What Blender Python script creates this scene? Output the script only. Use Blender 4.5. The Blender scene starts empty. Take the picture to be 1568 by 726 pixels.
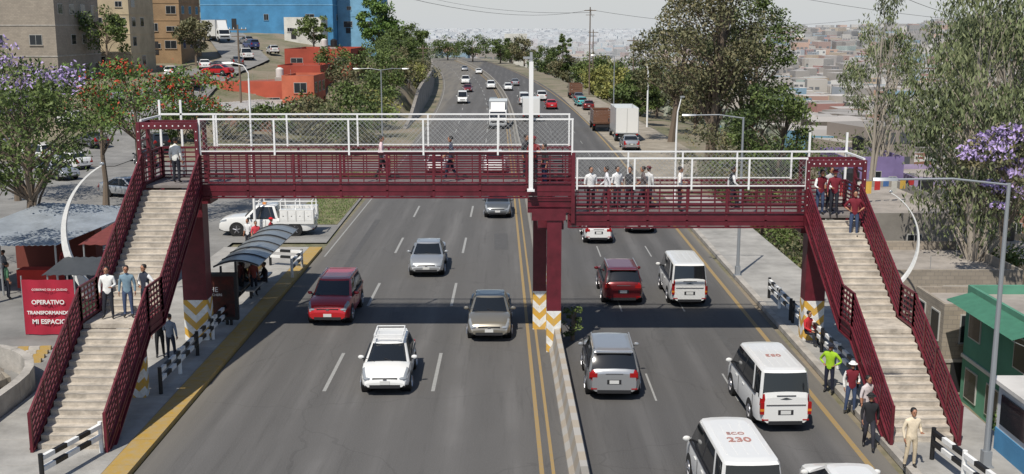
import bpy, math, random
import numpy as np
from mathutils import Vector, Matrix
R=random.Random(7); NR=np.random.default_rng(7)
scene=bpy.context.scene
pi=math.pi

# ---------------------------------------------------------------- materials
def col(r,g,b,k=1.0):
    def f(c):
        c=c/255.0
        return (c/12.92 if c<=0.04045 else ((c+0.055)/1.055)**2.4)*k
    return (f(r),f(g),f(b))
def mat(name,c,rough=0.7,metal=0.0,var=0.15,scale=3.0,bump=0.0,bscale=20.0,c2=None,spec=0.5,coat=0.0,trans=0.0):
    m=bpy.data.materials.new(name); m.use_nodes=True
    nt=m.node_tree; b=nt.nodes['Principled BSDF']
    b.inputs['Roughness'].default_value=rough; b.inputs['Metallic'].default_value=metal
    b.inputs['Specular IOR Level'].default_value=spec
    if coat: b.inputs['Coat Weight'].default_value=coat; b.inputs['Coat Roughness'].default_value=0.05
    tc=nt.nodes.new('ShaderNodeTexCoord')
    if var>0 or c2:
        n=nt.nodes.new('ShaderNodeTexNoise'); n.inputs['Scale'].default_value=scale; n.inputs['Detail'].default_value=4; n.inputs['Roughness'].default_value=0.65
        nt.links.new(tc.outputs['Object'],n.inputs['Vector'])
        mr=nt.nodes.new('ShaderNodeMapRange'); mr.inputs[1].default_value=0.3; mr.inputs[2].default_value=0.7
        nt.links.new(n.outputs['Fac'],mr.inputs[0])
        mx=nt.nodes.new('ShaderNodeMix'); mx.data_type='RGBA'
        A=tuple(x*(1-var) for x in c); B=c2 if c2 else tuple(min(1,x*(1+var)) for x in c)
        mx.inputs[6].default_value=(*A,1); mx.inputs[7].default_value=(*B,1)
        nt.links.new(mr.outputs[0],mx.inputs[0]); nt.links.new(mx.outputs[2],b.inputs['Base Color'])
    else: b.inputs['Base Color'].default_value=(*c,1)
    if bump>0:
        n2=nt.nodes.new('ShaderNodeTexNoise'); n2.inputs['Scale'].default_value=bscale; n2.inputs['Detail'].default_value=3
        nt.links.new(tc.outputs['Object'],n2.inputs['Vector'])
        bp=nt.nodes.new('ShaderNodeBump'); bp.inputs['Strength'].default_value=bump; bp.inputs['Distance'].default_value=0.05
        nt.links.new(n2.outputs['Fac'],bp.inputs['Height']); nt.links.new(bp.outputs[0],b.inputs['Normal'])
    return m
def N(nt,t,**k):
    n=nt.nodes.new(t)
    for a,v in k.items(): setattr(n,a,v)
    return n
def mth(nt,op,a,b=None,c=None):
    n=nt.nodes.new('ShaderNodeMath'); n.operation=op
    for i,v in enumerate((a,b,c)):
        if v is None: continue
        if isinstance(v,(int,float)): n.inputs[i].default_value=v
        else: nt.links.new(v,n.inputs[i])
    return n.outputs[0]
def mixc(nt,f,a,b):
    n=nt.nodes.new('ShaderNodeMix'); n.data_type='RGBA'
    for i,v in ((0,f),(6,a),(7,b)):
        if isinstance(v,(int,float)): n.inputs[i].default_value=v
        elif isinstance(v,tuple): n.inputs[i].default_value=(*v,1)
        else: nt.links.new(v,n.inputs[i])
    return n.outputs[2]
def noise(nt,vec,scale,detail=4,rough=.6):
    n=nt.nodes.new('ShaderNodeTexNoise'); n.inputs['Scale'].default_value=scale; n.inputs['Detail'].default_value=detail; n.inputs['Roughness'].default_value=rough
    nt.links.new(vec,n.inputs['Vector']); return n.outputs['Fac']
def mrange(nt,v,a,b,c=0.,d=1.):
    n=nt.nodes.new('ShaderNodeMapRange')
    nt.links.new(v,n.inputs[0])
    for i,x in enumerate((a,b,c,d)): n.inputs[i+1].default_value=x
    return n.outputs[0]
def scalevec(nt,vec,s):
    n=nt.nodes.new('ShaderNodeMapping'); n.inputs['Scale'].default_value=s
    nt.links.new(vec,n.inputs['Vector']); return n.outputs[0]

def asphalt_mat(name,base,laneoff,lanew):
    m=bpy.data.materials.new(name); m.use_nodes=True; nt=m.node_tree; b=nt.nodes['Principled BSDF']
    tc=N(nt,'ShaderNodeTexCoord').outputs['Object']
    sp=N(nt,'ShaderNodeSeparateXYZ'); nt.links.new(tc,sp.inputs[0])
    ph=mth(nt,'MULTIPLY',mth(nt,'SUBTRACT',sp.outputs[0],laneoff),4*pi/lanew)
    tr=mth(nt,'MULTIPLY',mth(nt,'COSINE',ph),-0.5)
    tr=mth(nt,'ADD',tr,0.5)
    streak=noise(nt,scalevec(nt,tc,(1.2,0.05,1)),1.0,3)
    big=noise(nt,tc,0.12,4)
    fine=noise(nt,tc,25,2)
    f=mth(nt,'MULTIPLY',tr,mrange(nt,streak,.35,.7))
    c=mixc(nt,f,tuple(x*.80 for x in base),tuple(x*1.28 for x in base))
    c=mixc(nt,mth(nt,'MULTIPLY',mrange(nt,big,.42,.62),.8),c,tuple(x*.88 for x in base))
    st=noise(nt,scalevec(nt,tc,(2.5,0.12,1)),1.3,4,.7)
    c=mixc(nt,mth(nt,'MULTIPLY',mrange(nt,st,.54,.75),.55),c,tuple(x*.5 for x in base))
    c=mixc(nt,mth(nt,'MULTIPLY',mrange(nt,fine,.45,.75),.35),c,tuple(x*1.6 for x in base))
    v=N(nt,'ShaderNodeTexVoronoi',feature='DISTANCE_TO_EDGE'); v.inputs['Scale'].default_value=0.16
    wv=N(nt,'ShaderNodeVectorMath',operation='ADD'); nz=N(nt,'ShaderNodeTexNoise'); nz.inputs['Scale'].default_value=.8; nt.links.new(tc,nz.inputs['Vector'])
    nt.links.new(tc,wv.inputs[0]); nt.links.new(nz.outputs['Color'],wv.inputs[1]); nt.links.new(wv.outputs[0],v.inputs['Vector'])
    cr=mth(nt,'LESS_THAN',v.outputs['Distance'],0.004)
    c=mixc(nt,mth(nt,'MULTIPLY',cr,.18),c,tuple(x*.35 for x in base))
    ed=mrange(nt,mth(nt,'ABSOLUTE',sp.outputs[0]),9.6,11.0)
    c=mixc(nt,mth(nt,'MULTIPLY',ed,mrange(nt,streak,.3,.6,.25,.8)),c,(.19,.175,.15))
    nt.links.new(c,b.inputs['Base Color'])
    b.inputs['Roughness'].default_value=.85; b.inputs['Specular IOR Level'].default_value=.3
    bp=N(nt,'ShaderNodeBump'); bp.inputs['Strength'].default_value=.25; bp.inputs['Distance'].default_value=.02
    nt.links.new(fine,bp.inputs['Height']); nt.links.new(bp.outputs[0],b.inputs['Normal'])
    return m
M_road_l=asphalt_mat('asphalt_oncoming',(.118,.114,.110),-6.55,3.79)
M_road_r=asphalt_mat('asphalt_outgoing',(.102,.099,.097),4.9,2.85)
def chev(name,xc,yc,period=.62,fade=0.0):
    m=bpy.data.materials.new(name); m.use_nodes=True; nt=m.node_tree; b=nt.nodes['Principled BSDF']
    tc=N(nt,'ShaderNodeTexCoord').outputs['Object']; sp=N(nt,'ShaderNodeSeparateXYZ'); nt.links.new(tc,sp.inputs[0])
    ax=mth(nt,'ABSOLUTE',mth(nt,'SUBTRACT',sp.outputs[0],xc)); ay=mth(nt,'ABSOLUTE',mth(nt,'SUBTRACT',sp.outputs[1],yc))
    s=mth(nt,'SUBTRACT',sp.outputs[2],mth(nt,'ADD',ax,ay)) if period<1 else mth(nt,'ADD',sp.outputs[2],sp.outputs[1])
    fr=mth(nt,'FRACT',mth(nt,'DIVIDE',mth(nt,'ADD',s,20.),period))
    g=mth(nt,'GREATER_THAN',fr,.5)
    c=mixc(nt,g,(.74,.74,.71),(.62,.36,.05))
    nn=mrange(nt,noise(nt,tc,6,5,.7),.45,.75)
    c=mixc(nt,mth(nt,'MAXIMUM',mth(nt,'MULTIPLY',nn,.5),fade),c,(.33,.31,.28))
    nt.links.new(c,b.inputs['Base Color']); b.inputs['Roughness'].default_value=.7
    return m
def vcol_mat(name,rough=.85):
    m=bpy.data.materials.new(name); m.use_nodes=True; nt=m.node_tree; b=nt.nodes['Principled BSDF']
    a=N(nt,'ShaderNodeAttribute'); a.attribute_name='Col'
    nt.links.new(a.outputs['Color'],b.inputs['Base Color']); b.inputs['Roughness'].default_value=rough; b.inputs['Specular IOR Level'].default_value=.2
    return m
def brick_mat(name,c1,c2,mortar,scale=1.0):
    m=bpy.data.materials.new(name); m.use_nodes=True; nt=m.node_tree; b=nt.nodes['Principled BSDF']
    tc=N(nt,'ShaderNodeTexCoord').outputs['Object']; sp=N(nt,'ShaderNodeSeparateXYZ'); nt.links.new(tc,sp.inputs[0])
    cb=N(nt,'ShaderNodeCombineXYZ'); nt.links.new(mth(nt,'ADD',sp.outputs[0],sp.outputs[1]),cb.inputs[0]); nt.links.new(sp.outputs[2],cb.inputs[1])
    br=N(nt,'ShaderNodeTexBrick'); br.inputs['Scale'].default_value=scale
    br.inputs['Color1'].default_value=(*c1,1); br.inputs['Color2'].default_value=(*c2,1); br.inputs['Mortar'].default_value=(*mortar,1)
    br.inputs['Mortar Size'].default_value=.015; br.inputs['Brick Width'].default_value=.4; br.inputs['Row Height'].default_value=.2
    nt.links.new(cb.outputs[0],br.inputs['Vector'])
    nz=mrange(nt,noise(nt,tc,.7,4,.7),.35,.7)
    c=mixc(nt,mth(nt,'MULTIPLY',nz,.35),br.outputs['Color'],tuple(x*.5 for x in mortar))
    nt.links.new(c,b.inputs['Base Color']); b.inputs['Roughness'].default_value=.9
    return m

RED=mat('maroon_paint',(.108,.011,.020),.45,0,.28,2.5)
WHT=mat('white_tube',(.78,.78,.77),.4,0,0)
WIRE=mat('galvanised_wire',(.38,.39,.39),.5,.3,0)
CONC=mat('concrete',(.36,.335,.30),.9,0,.28,1.3,.3,12)
STEP=mat('step_concrete',(.44,.395,.335),.9,0,.34,2.0,.3,10)
DECK=mat('deck_steel',(.2,.18,.17),.7)
SIDE=mat('sidewalk_concrete',(.31,.30,.28),.9,0,.28,.6,.3,8)
PLAZA=mat('plaza_asphalt',(.20,.195,.185),.9,0,.3,.35,.3,10)
YEL=mat('yellow_paint',(.52,.32,.05),.75,0,.25,4,c2=(.34,.26,.14))
YLINE=mat('yellow_line',(.46,.30,.08),.8,0,.3,8,c2=(.26,.20,.13))
WLINE=mat('white_line',(.50,.50,.48),.8,0,.3,9,c2=(.24,.24,.23))
BLACK=mat('black_paint',(.012,.012,.013),.5,0,0)
PWHITE=mat('white_paint',(.74,.74,.72),.6,0,.1,5)
GLASS=mat('tinted_glass',(.012,.014,.016),.06,0,0,spec=.8)
TYRE=mat('tyre_rubber',(.018,.018,.018),.85,0,0)
RIM=mat('alloy_rim',(.42,.42,.44),.3,.8,0)
CHROME=mat('chrome_trim',(.6,.6,.62),.2,1,0)
PLAST=mat('black_plastic',(.02,.02,.022),.55,0,0)
HLAMP=mat('headlamp_glass',(.30,.32,.34),.1,.2,0,spec=.8)
TLAMP=mat('tail_lamp',(.30,.008,.008),.15,0,0)
ALAMP=mat('amber_lamp',(.6,.2,.02),.2,0,0)
PLATE=mat('licence_plate',(.6,.6,.58),.5,0,0)
METAL=mat('grey_metal',(.42,.43,.44),.45,.6,0)
CORR=mat('sheet_roof',(.40,.44,.48),.45,.4,.25,.8)
BARK=mat('bark',(.15,.115,.085),.9,0,0)
BARKL=mat('pale_bark',(.34,.30,.25),.9,0,0)
SKIN=mat('skin',(.36,.17,.10),.55,0,0); HAIR=mat('dark_hair',(.012,.010,.009),.6,0,0)
SHOE=mat('shoe_leather',(.02,.018,.016),.5,0,0)

# ---------------------------------------------------------------- mesh builder
class MB:
    def __init__(s): s.v=[]; s.f=[]; s.m=[]; s.mats=[]; s.sm=[]
    def mi(s,m):
        if m not in s.mats: s.mats.append(m)
        return s.mats.index(m)
    def add(s,vs,fs,m,smooth=False):
        o=len(s.v)
        for p in vs: s.v.append(tuple(p))
        k=s.mi(m) if not isinstance(m,list) else None
        for i,f in enumerate(fs):
            s.f.append([o+j for j in f]); s.m.append(k if k is not None else s.mi(m[i])); s.sm.append(smooth)
    def box(s,x0,x1,y0,y1,z0,z1,m,rz=0):
        vs=[(x,y,z) for z in (z0,z1) for x,y in ((x0,y0),(x1,y0),(x1,y1),(x0,y1))]
        if rz:
            cx,cy=(x0+x1)/2,(y0+y1)/2; c,sn=math.cos(rz),math.sin(rz)
            vs=[(cx+(x-cx)*c-(y-cy)*sn,cy+(x-cx)*sn+(y-cy)*c,z) for x,y,z in vs]
        s.add(vs,[(3,2,1,0),(4,5,6,7),(0,1,5,4),(1,2,6,5),(2,3,7,6),(3,0,4,7)],m)
    def bar(s,p0,p1,w,h,m):
        p0=Vector(p0);p1=Vector(p1); d=(p1-p0)
        n=Vector((-d.y,d.x,0))
        if n.length<1e-6: n=Vector((1,0,0))
        n.normalize(); n*=w/2; u=Vector((0,0,h/2))
        if abs(d.x)+abs(d.y)<1e-6:
            s.box(p0.x-w/2,p0.x+w/2,p0.y-h/2,p0.y+h/2,min(p0.z,p1.z),max(p0.z,p1.z),m); return
        vs=[p0-n-u,p0+n-u,p0+n+u,p0-n+u,p1-n-u,p1+n-u,p1+n+u,p1-n+u]
        s.add(vs,[(0,1,2,3),(7,6,5,4),(0,4,5,1),(1,5,6,2),(2,6,7,3),(3,7,4,0)],m)
    def cyl(s,p0,p1,r0,r1,m,n=8,caps=True):
        p0=Vector(p0);p1=Vector(p1); d=(p1-p0).normalized()
        a=d.orthogonal().normalized(); b=d.cross(a)
        vs=[];fs=[]
        for p,r in ((p0,r0),(p1,r1)):
            for i in range(n):
                t=2*pi*i/n; vs.append(p+a*math.cos(t)*r+b*math.sin(t)*r)
        for i in range(n): j=(i+1)%n; fs.append((i,j,n+j,n+i))
        s.add(vs,fs,m,True)
        if caps: s.add(vs,[tuple(range(n))[::-1],tuple(range(n,2*n))],m)
    def tube(s,pts,rs,m,n=8):
        for i in range(len(pts)-1):
            s.cyl(pts[i],pts[i+1],rs[i] if isinstance(rs,(list,tuple)) else rs,rs[i+1] if isinstance(rs,(list,tuple)) else rs,m,n,True)
    def loft(s,rings,m,closed=True,cap0=True,cap1=True,smooth=True):
        n=len(rings[0]); vs=[p for r in rings for p in r]; fs=[];ms=[]
        for k in range(len(rings)-1):
            for i in range(n if closed else n-1):
                j=(i+1)%n; fs.append((k*n+i,k*n+j,(k+1)*n+j,(k+1)*n+i)); ms.append(m(k,i) if callable(m) else m)
        s.add(vs,fs,ms,smooth)
        mm=m(-1,0) if callable(m) else m
        if cap0: s.add(rings[0],[tuple(range(n))[::-1]],mm)
        if cap1: s.add(rings[-1],[tuple(range(n))],m(-2,0) if callable(m) else m)
    def prism(s,prof,x0,x1,m):
        n=len(prof); vs=[(x0,y,z) for y,z in prof]+[(x1,y,z) for y,z in prof]
        fs=[(i,(i+1)%n,n+(i+1)%n,n+i) for i in range(n)]+[tuple(range(n))[::-1],tuple(range(n,2*n))]
        s.add(vs,fs,m)
    def quad(s,a,b,c,d,m): s.add([a,b,c,d],[(0,1,2,3)],m)
    def sphere(s,c,r,m,n=10,k=6):
        if not isinstance(r,(tuple,list)): r=(r,r,r)
        rings=[]
        for i in range(k+1):
            t=pi*(i+.02)/(k+.04)
            rings.append([(c[0]+r[0]*math.sin(t)*math.cos(2*pi*j/n),c[1]+r[1]*math.sin(t)*math.sin(2*pi*j/n),c[2]-r[2]*math.cos(t)) for j in range(n)])
        s.loft(rings,m)
    def mesh(s,name,sharp=35):
        me=bpy.data.meshes.new(name); me.from_pydata(s.v,[],s.f)
        for m in s.mats: me.materials.append(m)
        me.polygons.foreach_set('material_index',s.m); me.polygons.foreach_set('use_smooth',[True]*len(s.f))
        me.update(); me.set_sharp_from_angle(angle=math.radians(sharp)); return me
    def obj(s,name,loc=(0,0,0),rz=0,parent=None,sharp=35,rot=None):
        o=bpy.data.objects.new(name,s.mesh(name,sharp)); scene.collection.objects.link(o)
        o.location=loc; o.rotation_euler=rot if rot else (0,0,rz)
        if parent: o.parent=parent
        return o
def link(name,me,loc,rz=0,sc=1):
    o=bpy.data.objects.new(name,me); scene.collection.objects.link(o); o.location=loc; o.rotation_euler=(0,0,rz)
    o.scale=sc if isinstance(sc,(tuple,list)) else (sc,)*3
    return o
def empty(name,loc=(0,0,0),rz=0):
    o=bpy.data.objects.new(name,None); scene.collection.objects.link(o); o.location=loc; o.rotation_euler=(0,0,rz); return o
def text(body,size,m,loc,rot,parent,name='lettering',ext=.004,bold=0):
    cu=bpy.data.curves.new(name,'FONT'); cu.body=body; cu.size=size; cu.align_x='CENTER'; cu.align_y='CENTER'; cu.extrude=ext; cu.offset=bold
    t=bpy.data.objects.new(name,cu); scene.collection.objects.link(t)
    dg=bpy.context.evaluated_depsgraph_get(); me=bpy.data.meshes.new_from_object(t.evaluated_get(dg))
    bpy.data.objects.remove(t); me.materials.clear(); me.materials.append(m)
    o=bpy.data.objects.new(name,me); scene.collection.objects.link(o); o.location=loc; o.rotation_euler=rot; o.parent=parent; return o

# ---------------------------------------------------------------- terrain
def ss(a,b,x):
    t=np.clip((np.asarray(x,float)-a)/(b-a),0,1); return t*t*(3-2*t)
def rc(y):
    y=np.asarray(y,float)
    return np.where(y>500,-2.1e-4*160000-.168*(y-500),np.where(y>100,-2.1e-4*(y-100)**2,0.))
def terr(x,y):
    x=np.asarray(x,float); y=np.asarray(y,float)
    d=x-rc(y); o=3*ss(85,105,y); ang=x/np.maximum(y,60)
    zr=-3.2*ss(15.2+o,18.5+o,d)-22*ss(24,90,d)
    drop=ss(20,90,d)
    hill=(34+6*np.sin(ang*17))*ss(320,1200,y)*ss(.10,.26,ang)
    zc=-33*ss(430,900,y)*(1-drop)*(1-ss(.1,.2,-ang))
    zl=ss(18,50,-d)*(6*ss(105,150,y)+6*ss(160,260,y)+8*ss(260,500,y))
    zl2=4.0*ss(13.4,17,-d)*ss(135,170,y)*(1-ss(25,50,-d))
    return zr+hill+zc+zl+zl2+12*ss(2500,8000,y)
def T(x,y): return float(terr(x,y))
xs=np.unique(np.concatenate([-np.geomspace(60,6000,34),np.arange(-60,101,1.6),np.geomspace(102,6000,50)]))
ys=np.unique(np.concatenate([np.arange(-60,0,15),np.arange(0,200,2.5),np.arange(200,520,6),np.geomspace(520,9000,60)]))
X,Y=np.meshgrid(xs,ys); Z=terr(X,Y)-.08
amp=ss(14,22,np.abs(X-rc(Y)))*.25
Z=Z+amp*(np.sin(X*.9+Y*.37)*np.cos(Y*.61-X*.2)-1)*.6
nx,ny=len(xs),len(ys)
V=np.stack([X.ravel(),Y.ravel(),Z.ravel()],1)
idx=np.arange(nx*ny).reshape(ny,nx)
F=np.stack([idx[:-1,:-1].ravel(),idx[:-1,1:].ravel(),idx[1:,1:].ravel(),idx[1:,:-1].ravel()],1)
me=bpy.data.meshes.new('ground'); me.from_pydata(V.tolist(),[],F.tolist()); me.polygons.foreach_set('use_smooth',[True]*len(F))
m=bpy.data.materials.new('ground_dirt_grass_haze'); m.use_nodes=True; nt=m.node_tree; b=nt.nodes['Principled BSDF']; b.inputs['Roughness'].default_value=.95
tc=N(nt,'ShaderNodeTexCoord').outputs['Object']
c=mixc(nt,mrange(nt,noise(nt,tc,.15,5,.7),.4,.62),(.22,.18,.13),(.09,.10,.045))
c=mixc(nt,mth(nt,'MULTIPLY',mrange(nt,noise(nt,tc,3.,4,.7),.4,.7),.5),c,(.28,.24,.18))
sp=N(nt,'ShaderNodeSeparateXYZ'); nt.links.new(tc,sp.inputs[0])
c=mixc(nt,mrange(nt,sp.outputs[1],300,2000),c,(.44,.46,.47))  # distance haze painted into the ground colour, paler towards the horizon
nt.links.new(c,b.inputs['Base Color']); me.materials.append(m)
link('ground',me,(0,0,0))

# ---------------------------------------------------------------- road
def ribbon(name,f0,f1,ysamp,z,m):
    vs=[];fs=[]
    for y in ysamp:
        vs+= [(f0(y),y,z(y) if callable(z) else z),(f1(y),y,z(y) if callable(z) else z)]
    for i in range(len(ysamp)-1): fs.append((2*i,2*i+1,2*i+3,2*i+2))
    me=bpy.data.meshes.new(name); me.from_pydata(vs,[],fs); me.materials.append(m); me.update()
    return link(name,me,(0,0,0))
YR=[-20+5*i for i in range(104)]+[520+12*i for i in range(12)]
def rz(y): return float(-33*ss(430,900,y))
cc=lambda y: float(rc(y))
med=lambda y: cc(y)+max(1.9-.013*(y-30),.7)
ribbon('road',lambda y:cc(y)-10.75,lambda y:med(y),YR,lambda y:rz(y)+0.0,M_road_l)
ribbon('road',lambda y:med(y),lambda y:cc(y)+11.0,YR,lambda y:rz(y)+0.0,M_road_r)
hx=lambda y:float(np.interp(y,[104,125,150,190,235],[-40,-41,-43,-45,-60]))
vs=[];fs=[];yy_=[100+3*i for i in range(46)]
for y in yy_:
    for k in range(7): x=hx(y)-4+k*8/6; vs.append((x,y,T(x,y)+.06))
for i in range(len(yy_)-1):
    for k in range(6): a=i*7+k; fs.append((a,a+1,a+8,a+7))
me=bpy.data.meshes.new('side_road'); me.from_pydata(vs,[],fs); me.materials.append(PLAZA); link('side_road',me,(0,0,0))
mk=MB()
def strip(xf,w,y0,y1,m,step=4,z=.006):
    n=max(1,int((y1-y0)/step))
    for i in range(n):
        a=y0+(y1-y0)*i/n; b2=y0+(y1-y0)*(i+1)/n
        za=rz(a)+z; zb=rz(b2)+z
        mk.quad((xf(a)-w/2,a,za),(xf(a)+w/2,a,za),(xf(b2)+w/2,b2,zb),(xf(b2)-w/2,b2,zb),m)
strip(lambda y:med(y)-1.05,.13,-15,420,YLINE); strip(lambda y:med(y)-.72,.10,-15,420,YLINE)
strip(lambda y:cc(y)+10.35,.18,-15,420,YLINE)
strip(lambda y:cc(y)-10.35,.08,60,420,WLINE)
for x in (-6.55,-2.76):
    y=37.0-48
    while y<420: strip(lambda q:cc(q)+x,.13,y,y+4.6,WLINE); y+=12.0
for x in (4.9,7.7):
    y=30.0-42
    while y<420: strip(lambda q:cc(q)+x,.07,y,y+3.0,WLINE); y+=12.0
mk.obj('road_markings')
tp=MB(); TAR=mat('tar_patch',(.082,.080,.079),.9)
for (x,y,w,l) in ((-5.2,41,.5,7),(6.2,44,.45,14),(3.0,48,1.2,3),(-8.9,56,.3,16),(-1.0,62,.8,5),(8.5,41,.3,18)):
    tp.quad((x,y,.004),(x+w,y,.004),(x+w*.9,y+l,.004),(x-.1,y+l,.004),TAR)
tp.obj('road_patch')
b=MB(); b.box(-16.4,-11.55,-10,62,-.05,.15,SIDE)
for i in range(36): b.box(-16.39,-11.56,-10+2*i,-9.985+2*i,.15,.154,CONC)
b.obj('sidewalk')
b=MB()
for i in range(36): b.box(-11.53,-10.8,-10+2*i+.01,-8+2*i-.01,-.05,.16,YEL)
b.obj('kerb')
b=MB(); b.box(11.55,15.0,-10,82,-.05,.13,SIDE); b.obj('sidewalk')
b=MB()
for i in range(46): b.box(11.25,11.53,-10+2*i+.01,-8+2*i-.01,-.05,.15,CONC)
b.obj('kerb')
b=MB(); b.quad((-60,15,.01),(-16.42,15,.01),(-16.42,64,.01),(-60,64,.01),PLAZA); b.quad((-60,64,.01),(-10.9,64,.01),(-11.4,104,.01),(-60,104,.01),PLAZA); b.obj('plaza_pavement')
DIRT=mat('gravel_dirt',(.27,.235,.185),.95,0,.3,.6,.4,14,c2=(.36,.32,.26))
b=MB(); b.quad((11.05,84,.012),(14.5,84,.012),(18.5,112,.012),(10.9,112,.012),DIRT); b.quad((10.9,112,.012),(18.5,112,.012),(15,200,.012),(8.9,200,.012),DIRT); b.obj('gravel_shoulder')
def barrier(y0,y1,m,name='median_barrier'):
    b=MB(); rings=[]; n=max(1,int((y1-y0)/4))
    for i in range(n+1):
        y=y0+(y1-y0)*i/n; x=med(y); z=rz(y)
        rings.append([(x+px,y,z+pz) for px,pz in ((-.30,-.02),(-.30,.12),(-.17,.32),(-.10,.95),(.10,.95),(.17,.32),(.30,.12),(.30,-.02))])
    b.loft(rings,m,True); b.obj(name,sharp=20)
JERS=mat('barrier_concrete',(.40,.375,.33),.9,0,.3,1.1,.3,8,c2=(.25,.235,.21))
barrier(-15,27.99,JERS); barrier(28,43.19,chev('faded_stripes',0,0,1.25,.88)); barrier(43.2,51.99,chev('hazard_stripes',0,0,1.2,.45)); barrier(52,420,JERS)

# ---------------------------------------------------------------- footbridge
FB=empty('pedestrian_footbridge')
def railing(b,p0,p1,posts,sub,h=1.2,below=.52,bars=6,m=RED):
    p0=Vector(p0);p1=Vector(p1)
    up=lambda z:Vector((0,0,z))
    b.bar(p0+up(-below*.5+.06),p1+up(-below*.5+.06),.05,below-.06,m)
    b.bar(p0+up(-below+.03),p1+up(-below+.03),.16,.05,m); b.bar(p0+up(.09),p1+up(.09),.16,.06,m)
    b.bar(p0+up(-below*.5+.04),p1+up(-below*.5+.04),.09,.05,m)
    for i in range(bars):
        z=.25+(h-.25)*i/(bars-1); t=.085 if i==bars-1 else .055
        b.bar(p0+up(z),p1+up(z),.06,t,m)
    L=(p1-p0).length; n=round(L/posts)
    for i in range(n+1):
        q=p0.lerp(p1,i/n); b.box(q.x-.045,q.x+.045,q.y-.045,q.y+.045,q.z-below+.02,q.z+h+.03,m)
    k=round(L/sub)
    for i in range(k):
        q=p0.lerp(p1,(i+.5)/k); b.box(q.x-.018,q.x+.018,q.y-.018,q.y+.018,q.z+.1,q.z+h-.03,m)
YF,YB=42.35,44.65
def fence(b,x0,x1,y,z0,z1,sp,wm):
    n=round((x1-x0)/sp)
    for i in range(n+1):
        x=x0+(x1-x0)*i/n; b.box(x-.033,x+.033,y-.033,y+.033,z0-.12,z1,WHT)
    b.bar((x0-.04,y,z1+.03),(x1+.04,y,z1+.03),.07,.06,WHT)
    b.bar((x0,y-.001,z0+.03),(x1,y-.001,z0+.03),.04,.04,WHT)
    H=z1-z0; s=.19; r=.0055
    k=int((x1-x0+H)/s)
    for i in range(k):
        for sg in (1,-1):
            a=x0-H+i*s; ta=max(0,(x0-a)/H); tb=min(1,(x1-a)/H)
            if tb<=ta: continue
            if sg==1: p=(a+H*ta,z0+H*ta); q=(a+H*tb,z0+H*tb)
            else: p=(a+H*ta,z1-H*ta); q=(a+H*tb,z1-H*tb)
            yy=y+sg*.008
            wm.quad((p[0]-r,yy,p[1]),(p[0]+r,yy,p[1]),(q[0]+r,yy,q[1]),(q[0]-r,yy,q[1]),WIRE)
ZL,ZR=6.5,5.32
b=MB()
railing(b,(-11.95,YF,ZL),(2.35,YF,ZL),1.8,.6); railing(b,(-14.1,YB,ZL),(2.35,YB,ZL),1.8,.6)
railing(b,(2.2,YF+.06,ZR),(11.35,YF+.06,ZR),1.6,.55,h=1.05); railing(b,(2.4,YB-.06,ZR),(13.5,YB-.06,ZR),1.6,.55,h=1.05)
railing(b,(-14.15,YF,ZL),(-14.15,YB,ZL),1.1,.55); railing(b,(13.5,YF,ZR),(13.5,YB,ZR),1.1,.55,h=1.05)
b.box(-14.1,1.0,YF+.03,YB-.03,ZL-.12,ZL-.02,DECK); b.box(2.3,13.45,YF+.09,YB-.09,ZR-.12,ZR-.02,DECK)
for i in range(7): b.box(1.0+i*.19,1.19+i*.19,YF+.05,YB-.05,ZL-.35-.17*(i+1),ZL-.17*(i+1),DECK)
for i in range(14): b.box(-13.5+i*1.15,-13.4+i*1.15,YF+.04,YB-.04,ZL-.46,ZL-.13,RED)
for i in range(10): b.box(2.6+i*1.15,2.7+i*1.15,YF+.1,YB-.1,ZR-.46,ZR-.13,RED)
for y in (YF-.06,YB+.06): b.box(2.28,2.42,y-.07,y+.07,ZR-.3,ZL+1.26,RED)
b.box(.6,2.45,YF-.02,YF+.02,ZR+.1,ZL-.46,RED)
for z in (ZR+.35,ZR+.6): b.box(.6,2.4,YF-.06,YF-.021,z-.03,z+.03,RED)
for x0,x1,y,zf,h in ((-14.2,-12.0,YF-.15,ZL,2.42),(11.35,13.5,YF-.1,ZR,2.15)):
    for x in (x0,x1):
        for yy in (y,y+1.1): b.box(x-.07,x+.07,yy-.07,yy+.07,zf-.4,zf+h,RED)
        b.box(x-.05,x+.05,y+.071,y+1.029,zf+h-.3,zf+h-.01,RED)
        for z in (1.3,1.32+.35): b.box(x-.03,x+.03,y+.071,y+1.029,zf+z,zf+z+.05,RED)
    for yy in (y,y+1.1):
        b.box(x0+.071,x1-.071,yy-.05,yy+.05,zf+h-.26,zf+h-.005,RED)
        for i in range(9):
            xx=x0+.2+(x1-x0-.4)*i/8; b.box(xx-.022,xx+.022,yy-.057,yy-.051,zf+h-.16,zf+h-.11,WHT)
    for x in (x0,x1):
        for i in range(6): b.box(x-.018,x+.018,y-.076,y-.071,zf+.4+i*.33,zf+.44+i*.33,WHT)
b.obj('deck',parent=FB)
def stairs(name,x0,x1,segs):
    b=MB(); r=MB()
    for (ya,za),(yb,zb) in zip(segs[:-1],segs[1:]):
        if abs(za-zb)<.01:
            b.box(x0+.06,x1-.06,yb,ya,za-.16,za,STEP)
        else:
            n=round((za-zb)/.175); rr=(za-zb)/n; t=(ya-yb)/n
            for i in range(n-0):
                z=za-rr*(i+1); y1=ya-t*i; y0=y1-t
                if i==n-1 and abs(zb-.15)<.01: continue
                b.box(x0+.06,x1-.06,y0-.03,y1-.032,z-.30,z,STEP)
                b.box(x0+.065,x1-.065,y0-.036,y0-.031,z-.035,z-.004,CONC)
        for x in (x0,x1):
            railing(r,(x,ya,za),(x,yb,zb),1.25,.30,h=1.2,below=.42,bars=6)
    b.obj(name+'_steps',parent=FB); r.obj(name+'_railings',parent=FB)
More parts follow.
